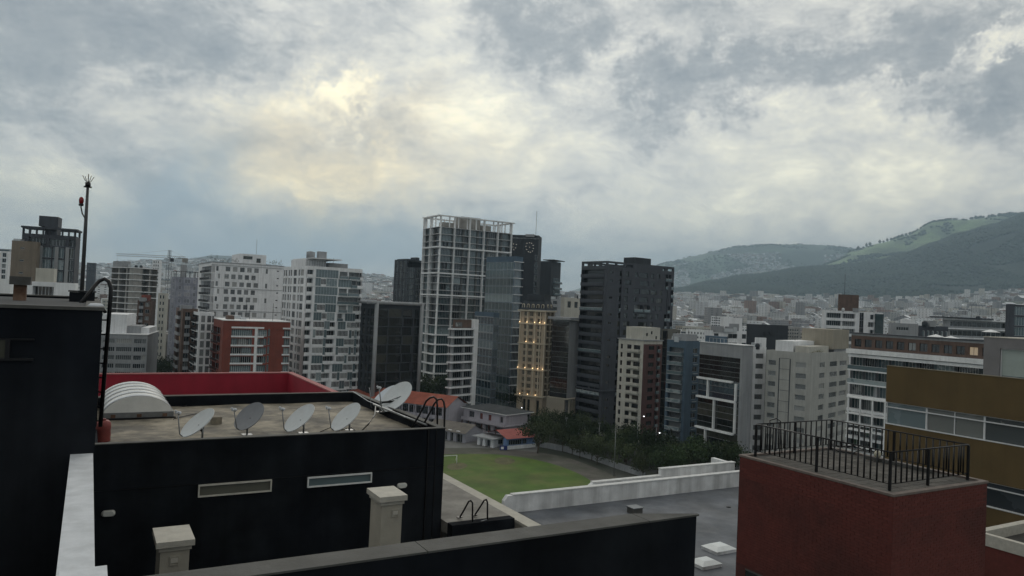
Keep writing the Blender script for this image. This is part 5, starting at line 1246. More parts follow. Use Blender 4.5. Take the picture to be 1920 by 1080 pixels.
# 8 brick stair tower with railing
bz = CZ-4.4
n0 = onz(1675, 927, bz); n1 = onz(1388, 852, bz); n2 = onz(1871, 906, bz); n3 = n0
print('brick', n0, n1, n2)
BW = n2.x-n0.x; BL = n1.y-n0.y
o = empty('brick_tower', (n0.x, n0.y, bz), 'dark red brick stair tower with a flat tiled roof and iron railing', 'building')
mort = mat('mortar', (.078, .024, .021), var=.2, scale=3)
brk = mat('red_brick', (.125, .032, .026), rough=.85, var=.15, scale=1.2, rand=.12, bump=.25)
brk_s = mat('red_brick_joined', (.125, .032, .026), c2=(.085, .026, .022), c2s=.5, rough=.85, var=.15, scale=5, bump=.4)
b = MB(); HB = 9
win_hole = True
b.box(0, 0, -HB, BW, BL, -.06); b.build('wall', mort, o)
bl, bh_, jt = .26, .078, .011
def brickmesh(side):
    b = MB()
    if side == 'R': b.box(0, -.012, 0, bl-jt, -.0005, bh_-jt)
    else: b.box(-.012, 0, 0, -.0005, bl-jt, bh_-jt)
    return b.mesh('brick', brk)
mR, mL = brickmesh('R'), brickmesh('L')
big = MB(); cnt = 0
wz1 = onplane_x(1390, 1062, n0.x).z-bz; wy0 = onplane_x(1432, 1078, n0.x).y-n0.y
for row in range(int((HB-.1)/bh_)):
    z = -.07-(row+1)*bh_; off = 0 if row % 2 else bl/2
    if z < -8.5: break
    for side, Wd in (('R', BW), ('L', BL)):
        u = -off
        while u < Wd:
            a, c = max(0, u), min(Wd, u+bl)
            if c-a > .05:
                if side == 'L' and z < wz1 and a > wy0-.1: pass
                elif row < 8 and c-a > bl-.01 and cnt < 296:
                    link('brick', mR if side == 'R' else mL, o, (a, 0, z) if side == 'R' else (0, a, z)); cnt += 1
                elif side == 'R': big.box(a, -.012+.004*rnd(), z, c-jt, -.0005, z+bh_-jt, 0, 'k')
                else: big.box(-.012+.004*rnd(), a, z, -.0005, c-jt, z+bh_-jt, 0, 'r')
            u += bl
tag(big.build('brickwork', brk_s, o), kind='stuff')
b = MB(); t_ = .13; b.box(-.03, -.03, -.0599, BW+.03, t_, 0); b.box(-.03, BL-t_, -.0599, BW+.03, BL+.03, 0); b.box(-.03, t_, -.0599, t_, BL-t_, 0); b.box(BW-t_, t_, -.0599, BW+.03, BL-t_, 0); b.build('coping', mat('tower_coping', (.17, .14, .125), var=.2, scale=4, bump=.3), o)
b = MB(); b.box(t_, t_, -.3, BW-t_, BL-t_, -.055); b.build('roof_deck', mat('tar_deck', (.05, .048, .045), var=.3, scale=2), o)
tl = [mat('roof_tile_a', (.085, .078, .07), var=.35, scale=5, rand=.35, bump=.4)]
b = MB(); b.box(0, 0, 0, .385, .285, .012); tme = b.mesh('roof_tile', tl[0])
nxx, nyy = int((BW-.5)/.4), int((BL-.5)/.3)
for j in range(nyy):
    for i in range(nxx): link('roof_tile', tme, o, (.25+i*.4, .25+j*.3, -.0548-.004*rnd()))
b = MB(); b.box(-.05, wy0, -6.5, -.004, BL-.3, wz1+.0); 
b = MB(); b.box(-.02, wy0, wz1-3, -.006, wy0+.05, wz1); b.box(-.02, wy0+.05, wz1-.05, -.006, BL-.4, wz1); b.build('window_frame', copg, o); b = MB(); b.box(-.012, wy0+.05, wz1-3, -.004, BL-.4, wz1-.05); b.build('window', Gk, o)
b = MB()
for x in (BW*.995,): pass
rl_ = empty('iron_railing', (n0.x, n0.y, bz), 'black iron railing with close bars around the brick tower roof', 'railing')
c0 = onz(1668, 917, bz); ry0 = max(.12, c0.y-n0.y); rx0 = max(.12, c0.x-n0.x)
cE = onz(1822, 898, bz); rx1 = min(BW-.25, cE.x-n0.x); cN = onz(1447, 846, bz); ry1 = min(BL-.2, cN.y-n0.y)
hh = at(1668, 848, c0.dot(fh)).z-bz; print('rail', rx0, rx1, ry0, ry1, hh)
bm_ = MB(); bm_.tube([(0, 0, .13), (0, 0, hh-.02)], .024, 6); bar_me = bm_.mesh('baluster', blk)
pm2 = MB(); pm2.box(-.03, -.03, -.06, .03, .03, hh-.02); post_me = pm2.mesh('post', blk)
def run(xa, ya, xb, yb_, n_, posts):
    for i in range(1, n_): 
        t_ = i/n_; link('post' if i in posts else 'baluster', post_me if i in posts else bar_me, rl_, (xa+(xb-xa)*t_, ya+(yb_-ya)*t_, 0))
    b = MB(); b.tube([(xa, ya, hh), (xb, yb_, hh)], .02, 8); b.build('top_rail', blk, rl_)
    b = MB(); b.tube([(xa, ya, .13), (xb, yb_, .13)], .013, 6); b.build('bottom_rail', blk, rl_)
for (x, y) in ((rx0, ry0), (rx1, ry0), (rx1, ry1), (rx0, ry1)): link('post', post_me, rl_, (x, y, 0))
run(rx0, ry0, rx1, ry0, 15, (7,)); run(rx0, ry0, rx0, ry1, 24, (12,)); run(rx1, ry0, rx1, ry1, 22, (11,)); run(rx0, ry1, rx1, ry1, 14, (7,))
b = MB(); zz_ = hh; b.tube([(rx0+.5, ry1-.1, 0), (rx0+.5, ry1-.1, hh*.9), (rx0+.6, ry1, hh*1.1), (rx0+.9, ry1, hh*1.15), (rx0+1.1, ry1, hh*1.05), (rx0+1.1, ry1-.1, .0)], .018, 7); b.build('gate_hoop', blk, rl_)
p = onz(1645, 864, bz); o = empty('globe_lamp', tuple(p+Vector((0, 0, -.02))), 'small pale globe lamp standing on the brick tower roof', 'lamp')
b = MB(); b.lathe([(0, .1), (.05, .11), (.095, .16), (.11, .22), (.095, .28), (.05, .33), (0, .34)], 18); b.build('globe', mat('yellowed_globe', (.42, .40, .31), rough=.4), o); b = MB(); b.tube([(0, 0, -.04), (0, 0, .1)], .035, 8); b.build('stem', blk, o)
rod('hose', 'dark coiled hose lying at the back of the brick tower roof', 'hose', [onz(x, y, bz+.0) for x, y in ((1555, 832), (1575, 838), (1600, 836), (1618, 842), (1598, 850), (1572, 846), (1558, 838), (1580, 834))], .03)
b = MB(); b.box(0, 0, 0, BW*.5, .1, .1); tag(b.build('pipe_run', copg, None, (n0.x+BW-.42, n0.y+BL*.25, bz-.04), R(90)), 'pale pipe duct along the right side of the brick tower roof', 'pipe')

# 9 ochre building on the right
och = mat('ochre_render', (.112, .076, .031), var=.12, scale=.6, streak=.12, rough=.8)
oa = at(1663, 686, 43.7); XO, YO = oa.x, oa.y
# its long face runs towards the camera, parallel to the brick tower's side
def zo(y, x=1664): return at(x, y, 43.7).z-oa.z
o = empty('ochre_building', (XO, YO, oa.z), 'ochre banded building with white framed glazing on the right', 'building')
LO = 30; th_ = zo(753); p2 = zo(793); g1 = th_
fl_ = -(zo(685)-zo(793))
b = MB()
for k in range(4):
    z1_, z0_ = k*fl_, k*fl_+th_
    b.box(0, -LO, z0_, .25, 0, z1_); b.box(.25, -.25, z0_, 12, 0, z1_ if k else -1.1)
    b.box(.25, -LO, z0_-.02, 12, -.25, z0_+.2)
b.box(1.5, -LO, -16, 12, -1.2, -1.31); b.build('wall', och, o)
b = MB(); b.box(-.03, -LO, .0005, .3, .03, .04); b.build('coping', mat('ochre_coping', (.14, .12, .08), var=.15, scale=2), o)
b = MB(); b.box(.26, -LO, -1.3, 11.9, -.26, -1.15); b.build('roof_deck', roofm, o)
gclear = glass('clear_window', (.02, .024, .028), (.07, .08, .085), (.17, .18, .175), 0, .04, 1.5, .55, .8)
intw = [mat('room_wall', (.22, .23, .23), var=.2, scale=.7), mat('room_dark', (.05, .055, .06), var=.3, scale=.7)]
for k in range(4):
    z1_, z0_ = k*fl_+th_, (k+1)*fl_
    y = 0; i = 0
    while y > -LO+.5:
        wp = (2.4, 3.1, 2.6)[i % 3]
        mesh_ = winmesh(wp, z1_-z0_, 2 if i % 2 else 1, 1, Gp if (i+k) % 4 == 0 else (gclear if (i+k) % 3 else Gd), wmet, .045)
        wn = link('window', mesh_, o, (.10, y, z0_), -math.pi/2); y -= wp; i += 1
    b = MB(); b.box(.03, -LO, z1_-.32, .085, -.02, z1_-.26); b.build('transom', wmet, o)
    b = MB(); b.box(-.04, -LO, z0_-.0, .09, 0, z0_+.045); b.build('sill', wmet, o)
# grey penthouse with roller blinds
gp = at(1845, 632, 46); zb_ = at(1845, 712, 46).z
o = empty('grey_penthouse', (gp.x, gp.y, zb_), 'grey rendered penthouse with two pale roller blinds above the ochre building', 'building')
hp = gp.z-zb_; pw = mat('penthouse_render', (.19, .185, .19), var=.1, scale=1)
b = MB(); LP_ = 14; o.rotation_euler = (0, 0, 0)
za_, zz1 = hp*.06, hp*.76; u0_ = -.95
b.box(0, -LP_, zz1, .3, 0, hp); b.box(0, u0_, -1.2, .3, 0, zz1); b.box(0, -LP_, -1.2, .3, u0_, za_); b.box(.3, -.3, -1.2, 8, 0, hp); b.box(.3, -LP_, hp-.2, 8, -.3, hp); b.box(1.2, -LP_, -1.2, 8, -.3, hp-.2); b.build('wall', pw, o)
b = MB(); b.box(-.03, -LP_, hp+.0005, 8, .03, hp+.05); b.build('coping', stonet, o)
bl_ = mat('roller_blind', (.33, .38, .36), var=.06, scale=2)
y = u0_
for k in range(4):
    wi = link('window', winmesh(3.0, zz1-za_, 1, 1, Gp, wmet, .05), o, (.12, y, za_), -math.pi/2)
    b = MB(); b.box(.02, .05, .22, 2.94, .054, zz1-za_-.05); b.build('blind', bl_, wi); y -= 3.05
# low red roof corner at the far right edge
q0 = onz(1869, 1004, CZ-8.2)
o = empty('low_annex', (q0.x, q0.y, CZ-8.2), 'low brick annex with pale roof edges beside the brick tower', 'building')
b = MB(); b.box(-.2, -3.2, -8, 6, .8, -.45); b.build('wall', brk_s, o); b = MB(); b.box(0, -3.0, -.449, 6, .5, -.4); b.build('roof_deck', bpy.data.materials['tar_deck'], o)
b = MB(); b.box(-.25, -3.25, -.4499, 6, -3.0, 0); b.box(-.25, -3.0, -.4499, 0, .8, 0); b.box(0, .5, -.4499, 6, .8, 0); b.build('coping', stonet, o)
b = MB(); b.box(-.3, -3.45, -1.1, 6, -3.2005, -.55); b.build('white_band', whitetop, o)
# 10 umbrellas on the far brown terrace
def parasol(x, y, d, lab):
    p = at(x, y, d); zt_ = LF.z1+.1
    o = empty('parasol', (p.x, p.y, zt_), lab, 'parasol', 'white parasols on the brown block roof terrace')
    h_ = p.z-zt_; b = MB(); b.tube([(0, 0, 0), (0, 0, h_)], .05, 6); b.build('pole', wmet, o)
    b = MB(); n_ = 8; rr = 1.9
    for i in range(n_): a, c = 2*math.pi*i/n_, 2*math.pi*(i+1)/n_; b.poly([(rr*math.cos(a), rr*math.sin(a), h_-.55), (rr*math.cos(c), rr*math.sin(c), h_-.55), (0, 0, h_+.05)]); b.poly([(0, 0, h_+.0), (rr*math.cos(c), rr*math.sin(c), h_-.6), (rr*math.cos(a), rr*math.sin(a), h_-.6)])
    b.build('canopy', white2, o)
parasol(1755, 627, 172, 'white parasol on the terrace, left of the close pair'); parasol(1783, 630, 168, 'white parasol in the middle of the brown block roof terrace'); parasol(1858, 618, 165, 'white parasol on the roof terrace above the grey penthouse')
# ------------------------------------------------------------------ school, field, trees
def G(x, y, z=0): return onz(x, y, z)
def sheet(name, pxs, z, m, kind='structure', label=None, smooth=2):
    pts = [G(x, y) for x, y in pxs]
    for _ in range(smooth):
        n_ = []
        for i in range(len(pts)): a, c = pts[i], pts[(i+1) % len(pts)]; n_ += [a*.75+c*.25, a*.25+c*.75]
        pts = n_
    b = MB(); cc = sum(pts, Vector())/len(pts)
    for i in range(len(pts)): a, c = pts[i], pts[(i+1) % len(pts)]; b.poly([(cc.x, cc.y, z), (a.x, a.y, z), (c.x, c.y, z)])
    o = b.build(name, m); 
    if o.data.polygons[0].normal.z < 0: o.data.flip_normals()
    return tag(o, label, None, None, kind)
grassm = mat('pitch_grass', (.066, .125, .014), var=.25, scale=.15, c2=(.105, .135, .03), c2s=.09)
sheet('school_yard', [(690, 860), (700, 800), (830, 812), (880, 822), (1010, 838), (1010, 848), (900, 845), (700, 858)], .004, mat('yard_concrete', (.17, .17, .165), var=.2, scale=.2), smooth=0)
sheet('running_track', [(560, 880), (700, 850), (850, 838), (960, 843), (1050, 853), (1110, 874), (1170, 900), (1230, 950), (1180, 1020), (900, 1060), (650, 1000)], .008, mat('cinder_track', (.115, .105, .095), var=.25, scale=.15, c2=(.075, .078, .06), c2s=.12))
sheet('football_pitch', [(600, 890), (720, 858), (850, 851), (935, 851), (1010, 862), (1075, 882), (1120, 908), (1140, 960), (1060, 1010), (850, 1030), (680, 980)], .014, grassm)
sheet('worn_goalmouth', [(836, 872), (862, 866), (880, 872), (868, 880), (842, 882)], .018, mat('worn_turf', (.11, .105, .05), var=.3, scale=.4))
sheet('worn_patch', [(925, 860), (950, 856), (970, 864), (955, 872), (930, 870)], .018, bpy.data.materials['worn_turf'])
# worn pitch markings
wl_ = mat('faded_line', (.16, .18, .10), var=.3, scale=1)
def line(pts, w_=.12):
    b = MB()
    for a, c in zip(pts, pts[1:]):
        d = (c-a).normalized(); s_ = Vector((-d.y, d.x, 0))*w_/2; b.poly([(a-s_).to_tuple(), (c-s_).to_tuple(), (c+s_).to_tuple(), (a+s_).to_tuple()])
    return b
ms = MB()
for pts in ([(930, 856), (951, 860), (955, 867)], [(938, 863), (952, 864)]):
    bb = line([G(x, y, .02) for x, y in pts]); n_ = len(ms.v); ms.v += bb.v; ms.f += [tuple(i+n_ for i in f_) for f_ in bb.f]; ms.m += bb.m; ms.sm += bb.sm
tag(ms.build('pitch_marking', wl_), kind='structure')
def goal(x0, y0_, x1, y1_, top, lab):
    a, c = G(x0, y0_), G(x1, y1_); o = empty('football_goal', tuple(a), lab, 'goal'); v = c-a; h_ = 2.3
    for nm, pts in (('post', [(0,0,0), (0,0,h_)]), ('post', [tuple(v), tuple(v+Vector((0,0,h_)))]), ('crossbar', [(0,0,h_), tuple(v+Vector((0,0,h_)))])):
        b = MB(); b.tube(pts, .08, 6); b.build(nm, white2, o)
    bk = Vector((v.y, -v.x, 0)).normalized()*-1.6
    b = MB(); b.tube([(0,0,h_), tuple(bk+Vector((0,0,0)))], .04, 5); b.tube([tuple(v+Vector((0,0,h_))), tuple(v+bk)], .04, 5); b.build('net_frame', white2, o)
goal(822, 872, 856, 870, 0, 'white football goal at the near left end of the pitch')

pinkw = mat('school_wall', (.42, .40, .45), streak=.12, scale=.3)
def hip_roof(o, W, L, h, m, over=.8, rise=1.6, name='roof', hip=True):
    b = MB(); x0, x1, y0_, y1_ = -over, W+over, -over, L+over; z = h
    if W > L: r1, r2 = ((x0+(L/2+over)*(1 if hip else 0), (y0_+y1_)/2), (x1-(L/2+over)*(1 if hip else 0), (y0_+y1_)/2))
    else: r1, r2 = (((x0+x1)/2, y0_+(W/2+over)*(1 if hip else 0)), ((x0+x1)/2, y1_-(W/2+over)*(1 if hip else 0)))
    A, Bq, C, D = (x0,y0_,z), (x1,y0_,z), (x1,y1_,z), (x0,y1_,z); R1, R2 = (*r1, z+rise), (*r2, z+rise)
    if W > L: b.poly([A, Bq, R2, R1]); b.poly([C, D, R1, R2]); b.poly([Bq, C, R2]); b.poly([D, A, R1])
    else: b.poly([A, Bq, R1]); b.poly([Bq, C, R2, R1]); b.poly([C, D, R2]); b.poly([D, A, R1, R2])
    b.box(x0, y0_, z-.25, x1, y1_, z-.003, 1)
    return b.build(name, [m, white2], o)
B = Bld('school_block', 'two storey pink white school block with a dark hipped roof beside the pitch', 869, 949, 995, 779, 238, -47, pinkw)
z1 = B.h
B.face('L', 0, z1, 2, ['..gg..r..r...g.', '.gg.ggg.gg.ggg.'], {'g': W_(lo=.25, hi=.8, r=.4, g=Gd, nx=2), 'r': W_(lo=.25, hi=.8, r=.1, g=glass('red_shutter_glass', (.12, .02, .015), (.16, .03, .02), (.1, .02, .02), 0, .5))}); 
B.face('R', 0, z1, 2, '.......w', {'w': W_(lo=.2, hi=.85, r=.5, g=Gk)})
B.roof(.02); hip_roof(B.o, B.WR, B.WL, B.h+.3, mat('dark_tin_roof', (.055, .06, .065), var=.25, scale=.4), rise=1.5)
mb = MB(); mb.box(-.5, -.5, z1/2-.15, B.WR, -.003, z1/2+.15); mb.box(-1.2, -.003, z1/2-.15, -.003, B.WL, z1/2+.15); mb.box(-1.2, 0, z1/2+.15, -1.1, B.WL, z1/2+.9); mb.build('gallery_slab', pinkw, B.o)
for k in range(7): mb = MB(); mb.box(-1.15, k*B.WL/6.2, 0, -.95, k*B.WL/6.2+.2, z1/2-.15); mb.build('column', maroon, B.o)
# long red roofed school wing
B = Bld('red_roof_wing', 'long school wing with a red roof and open galleries beyond the dish roof', 640, 838, 873, 764, 246, -62, pinkw)
B.face('L', 0, B.h, 2, '.gggg|gggg|gggg|gggg|gggg|gggg|gggg.', {'g': W_(lo=.1, hi=.85, r=2, g=Gd, nx=2, bal='solid', p=.3, bm=pinkw, bh=.9)}); B.roof(.02)
mb = MB(); W, L, h = B.WR, B.WL, B.h+.2; rs = 3.0
mb.poly([(-1, -.6, h-.2), (-1, L, h-.2), (W/2, L, h+rs), (W/2, -.6, h+rs)][::-1]); mb.poly([(W+1, -.6, h-.2), (W/2, -.6, h+rs), (W/2, L, h+rs), (W+1, L, h-.2)][::-1]); mb.build('roof', terr, B.o)
mb = MB(); mb.poly([(0, -.01, h-.3), (W, -.01, h-.3), (W/2, -.01, h+rs-.3)]); mb.build('gable_wall', pinkw, B.o)
for k in range(16):
    mb = MB() if k == 0 else mb
    if k == 0: mb.box(-.95, 0, 0, -.7, .25, h-.3); cme = mb.mesh('column', pinkw)
    link('column', cme, B.o, (-.06, 1+k*L/16.5, 0))
B = Bld('long_shed', 'low shed with a brown grey gable roof and dark doors along the school yard', 800, 873, 905, 812, 226, -56, mat('shed_wall', (.30, .30, .34), var=.1))
B.face('L', 0, B.h, 1, '.g.g.gg.g.gg.', {'g': W_(lo=.0, hi=.8, r=.6, g=Gk)}); B.roof(.02); W, L, h = B.WR, B.WL, B.h+.1; rs = 2.0
mb = MB(); mb.poly([(-1, -.6, h-.2), (W/2, -.6, h+rs), (W/2, L, h+rs), (-1, L, h-.2)]); mb.poly([(W+1, -.6, h-.2), (W+1, L, h-.2), (W/2, L, h+rs), (W/2, -.6, h+rs)]); mb.build('roof', mat('asbestos_roof', (.15, .135, .12), var=.3, scale=.5), B.o)
mb = MB(); mb.poly([(0, -.01, h-.3), (W, -.01, h-.3), (W/2, -.01, h+rs-.2)]); mb.build('gable_wall', bpy.data.materials['shed_wall'], B.o)
for k in range(3): mb = MB(); mb.box(0, 0, 0, 1.4, 1.2, .12); mb.build('roof_panel', white2, B.o, (-.6, 2+k*3.2, h+.1))
bluew = mat('blue_kiosk_wall', (.14, .23, .42), var=.1); navy = mat('navy_panel', (.02, .035, .16), var=.1)
B = Bld('blue_kiosk', 'small blue and white changing room with a faded red roof at the pitch corner', 944, 950, 1004, 823, 219, -35, bluew)
B.face('R', 0, B.h, 1, '.gggggg|gg....', {'g': W_(lo=.4, hi=.85, g=Gd)}); B.roof(.02)
mb = MB(); mb.box(-.2, -.05, 0, B.WR+.1, -.003, B.h*.35); mb.build('white_dado', white2, B.o)
mb = MB(); mb.poly([(-.6, -1, B.h+.1), (B.WR+.5, -1, B.h+.1), (B.WR+.5, 5, B.h+1.9), (-.6, 5, B.h+1.9)]); mb.poly([(-.6, 12, B.h), (-.6, 5, B.h+1.9), (B.WR+.5, 5, B.h+1.9), (B.WR+.5, 12, B.h)]); mb.build('roof', mat('faded_red_roof', (.33, .10, .09), var=.15, scale=.5), B.o)
B = Bld('porch_hut', 'small white hut with a flat grey roof and open porch, left of the blue kiosk', 895, 925, 948, 824, 221, -50, white)
B.face('L', 0, B.h, 1, '.g.gg.', {'g': W_(lo=0, hi=.85, r=1, g=Gd)}); B.face('R', 0, B.h, 1, '..ww.', {'w': W_(g=Gd)}); B.roof(.02)
mb = MB(); mb.box(-1.5, -1.2, B.h+.1, B.WR+.3, B.WL+1, B.h+.35); mb.build('roof_slab', greyw, B.o)
p = G(944, 844); b = MB(); b.box(-1.1, -.1, 0, 1.1, .1, 1.3); o = empty('notice_board', tuple(p), 'navy blue board with a small white square by the porch hut', 'board'); b.build('board', navy, o); o.rotation_euler = (0, 0, -A0+R(10))
b = MB(); b.box(-.8, -.13, .3, 0, -.102, 1.0); b.build('white_square', white2, o)

# trees --------------------------------------------------------------
def crown_mesh(seed, lm, wide=1.0, n=1300):
    R2 = random.Random(seed); b = MB(); lobes = [(R2.uniform(-.55, .55)*wide, R2.uniform(-.55, .55)*wide, R2.uniform(.50, .92), R2.uniform(.24, .42)) for _ in range(11)]+[(0, 0, .6, .42)]
    for i in range(n):
        lx, ly, lz, lr = R2.choice(lobes); v = Vector((R2.gauss(0, 1), R2.gauss(0, 1), R2.gauss(0, .8))).normalized()*lr*(.55+.5*R2.random())
        if v.z < -lr*.6: continue
        c = Vector((lx, ly, lz))+v; s_ = R2.uniform(.025, .055)
        a = Vector((R2.uniform(-1, 1), R2.uniform(-1, 1), R2.uniform(-1, 1))).normalized(); n_ = (v.normalized()+a*.9).normalized(); e1 = n_.orthogonal().normalized()*s_; e2 = n_.cross(e1)*R2.uniform(.6, 1.2)
        b.poly([c-e1, c-e2*.6, c+e1, c+e2])
    return b.mesh('crown', lm)
def trunk_mesh(seed):
    R2 = random.Random(seed); b = MB(); b.tube([(0, 0, -.02), (.01, 0, .2), (.0, .01, .45)], [.035, .025, .02], 7)
    for k in range(5): a = k*1.3+R2.random(); b.tube([(0, 0, .25+.03*k), (math.cos(a)*.2, math.sin(a)*.2, .5), (math.cos(a)*.38, math.sin(a)*.38, .72)], [.016, .011, .005], 5)
    return b.mesh('trunk', bark)
CM = [crown_mesh(i, leaf if i % 3 else leaf2, 1.0 if i % 2 else 1.15) for i in range(6)]; TM = [trunk_mesh(i) for i in range(2)]
TL = []
def tree(p, h_, w_=None, v=None, label=None, group=None, name='tree'):
    i = len(TL); v = i % 6 if v is None else v
    o = empty(name, tuple(p), label, 'tree', group); w_ = w_ or h_*.72
    for nm, me in (('crown', CM[v]), ('trunk', TM[i % 2])):
        c = link(nm, me, o); c.scale = (w_, w_, h_); c.rotation_euler = (0, 0, (i*2.4) % 6.28)
    TL.append(o); return o
R3 = random.Random(5)
ordn = ['first', 'second', 'third', 'fourth', 'fifth', 'sixth', 'seventh', 'eighth', 'ninth', 'tenth', 'eleventh', 'twelfth', 'thirteenth', 'fourteenth', 'fifteenth', 'sixteenth', 'seventeenth', 'eighteenth', 'nineteenth', 'twentieth']
def rowt(a, c, n_, h_, lab, grp, jit=2.0, dz=0):
    A_, C_ = G(*a), G(*c)
    for i in range(n_):
        t_ = (i+.5)/n_; p = A_.lerp(C_, t_)+Vector((R3.uniform(-jit, jit), R3.uniform(-jit, jit), 0)); hh_ = h_*R3.uniform(.8, 1.2)
        tree(p, hh_*(.8+.4*R3.random()), hh_*R3.uniform(.55, .85), (0, 3)[i % 2] if grp and 'running track' in grp and i % 3 else None, lab % ordn[i], grp)
rowt((1012, 838), (1250, 905), 11, 5.6, '%s tree from the left in the row along the running track', 'trees along the running track')
rowt((1002, 826), (1290, 893), 10, 6.4, '%s tree from the left in the middle row behind the track', 'middle row of trees behind the track')
rowt((990, 815), (1330, 893), 11, 7.2, '%s tree from the left on the avenue median before the towers', 'trees on the avenue median')
rowt((985, 800), (1370, 880), 12, 6.2, '%s street tree from the left at the foot of the towers', 'street trees below the tall towers')
rowt((1250, 905), (1400, 890), 7, 8.0, '%s tree from the left behind the stepped white wall', 'trees behind the stepped white wall')
rowt((690, 762), (870, 752), 10, 10, '%s tree from the left behind the red school roof', 'trees behind the red school roof')
rowt((860, 745), (990, 778), 10, 9, '%s tree from the left between the school block and the hotel', 'trees between school and hotel')
rowt((880, 722), (985, 740), 6, 12, '%s tree from the left under the glass towers', 'trees under the glass towers')
rowt((296, 722), (345, 715), 4, 10, '%s dark tree from the left beside the low office block', 'trees beside the low office block')
tree(G(1008, 850)+Vector((0, 0, 0)), 7.5, 7.5, 0, 'broad pale green tree at the corner of the blue kiosk')
rowt((1225, 900), (1240, 903), 1, 8, '%s and only bushy tree at the end of the track bend', None)
# hedge and low wall by the track
hw_ = MB()
pts = [G(x, y) for x, y in ((1012, 838), (1060, 847), (1110, 862), (1160, 880), (1210, 896))]
o = empty('perimeter_wall', tuple(pts[0]), 'low pale wall behind the trees that line the running track', 'wall')
for a, c in zip(pts, pts[1:]):
    a, c = a-pts[0], c-pts[0]; d = (c-a).normalized(); s_ = Vector((-d.y, d.x, 0))*.12
    for k in range(3):
        p_, q_ = a.lerp(c, k/3+.004), a.lerp(c, (k+1)/3-.004); b = MB(); v_ = [p_-s_, q_-s_, q_+s_, p_+s_]; t2 = [x+Vector((0, 0, 1.7)) for x in v_]
        b.poly(t2); [b.poly([v_[i], v_[(i+1) % 4], t2[(i+1) % 4], t2[i]]) for i in range(4)]; b.build('wall_panel', greyw, o)
# avenue and its lamps
sheet('avenue', [(975, 790), (1000, 785), (1450, 880), (1600, 925), (1560, 990), (1350, 930), (1000, 808)], .012, mat('asphalt', (.05, .05, .052), var=.2, scale=.3), smooth=0)
lampm = mat('cool_lamp', (.8, .8, .8), emit=((.95, .97, 1), 2.5))
def pole(x, yb_, yt, lab, lit=False, arm=0):
    p = G(x, yb_); d = p.dot(fh); top = at(x+(yb_-yt)*.045, yt, d).z
    o = empty('street_lamp' if lit or arm else 'light_pole', tuple(p), lab, 'lamp post' if lit or arm else 'pole'); b = MB(); b.tube([(0, 0, 0), (0, 0, top)], [.11, .07], 7); b.build('pole', pgal, o)
    b = MB(); v_ = r0*(-1.6 if arm < 0 else 1.6)
    if arm or lit: b.tube([(0, 0, top-.3), (v_.x*.5, v_.y*.5, top), (v_.x, v_.y, top)], .05, 6); b.build('arm', pgal, o)
    if lit:
        b = MB(); b.lathe([(0, -.16), (.16, -.12), (.2, 0), (.14, .08), (0, .1)], 10, 0, (v_.x, v_.y, top)); b.build('lamp_head', lampm, o)
    elif arm: b = MB(); b.box(v_.x-.3, v_.y-.12, top-.08, v_.x+.3, v_.y+.12, top+.05); b.build('lamp_head', pgal, o)
    else: b = MB(); b.box(-.4, -.15, top, .4, .15, top+.35); b.build('floodlight', pgal, o)
pole(1060, 838, 785, 'thin grey pole rising among the trees behind the kiosk'); pole(1151, 893, 803, 'tallest thin pole beside the running track bend', arm=1)
pole(1122, 850, 795, 'thin pole in the trees before the grey tower'); pole(1193, 868, 780, 'lit street lamp in front of the maroon wall', True); pole(1228, 870, 800, 'slim unlit pole beside the dark olive block')
pole(969, 790, 764, 'lit street lamp left of the ornate hotel entrance', True); pole(999, 800, 775, 'lit street lamp right of the ornate hotel entrance', True, -1); pole(1245, 872, 812, 'lit street lamp at the foot of the blue tower', True, -1)
pole(888, 742, 722, 'lit street lamp below the narrow glass block', True); pole(1052, 803, 780, 'lit street lamp at the colonnade beneath the dark glass block', True)
# roof garden shrubs on the white tower and planter on the cream block
sh = crown_mesh(40, leaf, 1, 160)
def shrub(Bq, u, v, h_, lab, base=None):
    z = (base if base is not None else Bq.h+1.0); M_ = Matrix.Rotation(Bq.rz, 3, 'Z')@Vector((u*Bq.WR, v*Bq.WL, 0))
    o = empty('potted_shrub', (Bq.C.x+M_.x, Bq.C.y+M_.y, Bq.z0+z), lab, 'shrub', 'shrubs on the white tower roof'); c = link('foliage', sh, o, (0, 0, -.3)); c.scale = (h_*.8, h_*.8, h_)
    b = MB(); b.lathe([(0, -.8), (.3, -.8), (.42, 0), (0, 0)], 8); b.build('pot', terr, o)
WT = roof_tops[0]
for i, (u, h_) in enumerate(((.02, 3.2), (.14, 2), (.2, 2.2), (.3, 2.6), (.34, 1.8), (.83, 2.6), (.87, 2.2), (.92, 3), (.97, 1.6))):
    shrub(WT, u, .06, h_, '%s shrub from the left on the roof edge of the tall white tower' % ordn[i])
mb = MB(); mb.box(0, 0, 0, 7, 1.2, .7); CB = roof_tops[1]
o = empty('roof_planter', (0, 0, 0), 'long yellow green planter on the roof of the cream apartment block', 'planter'); M_ = Matrix.Rotation(CB.rz, 3, 'Z')@Vector((CB.WR*.15, .5, 0)); o.location = (CB.C.x+M_.x, CB.C.y+M_.y, CB.z1+.05); o.rotation_euler = (0, 0, CB.rz)
mb.build('planter_box', greyw, o); c = link('foliage', crown_mesh(41, mat('yellow_green_leaves', (.12, .12, .03), var=.4, scale=2), 1, 300), o, (3.5, .6, 0)); c.scale = (5, .8, 1.5)

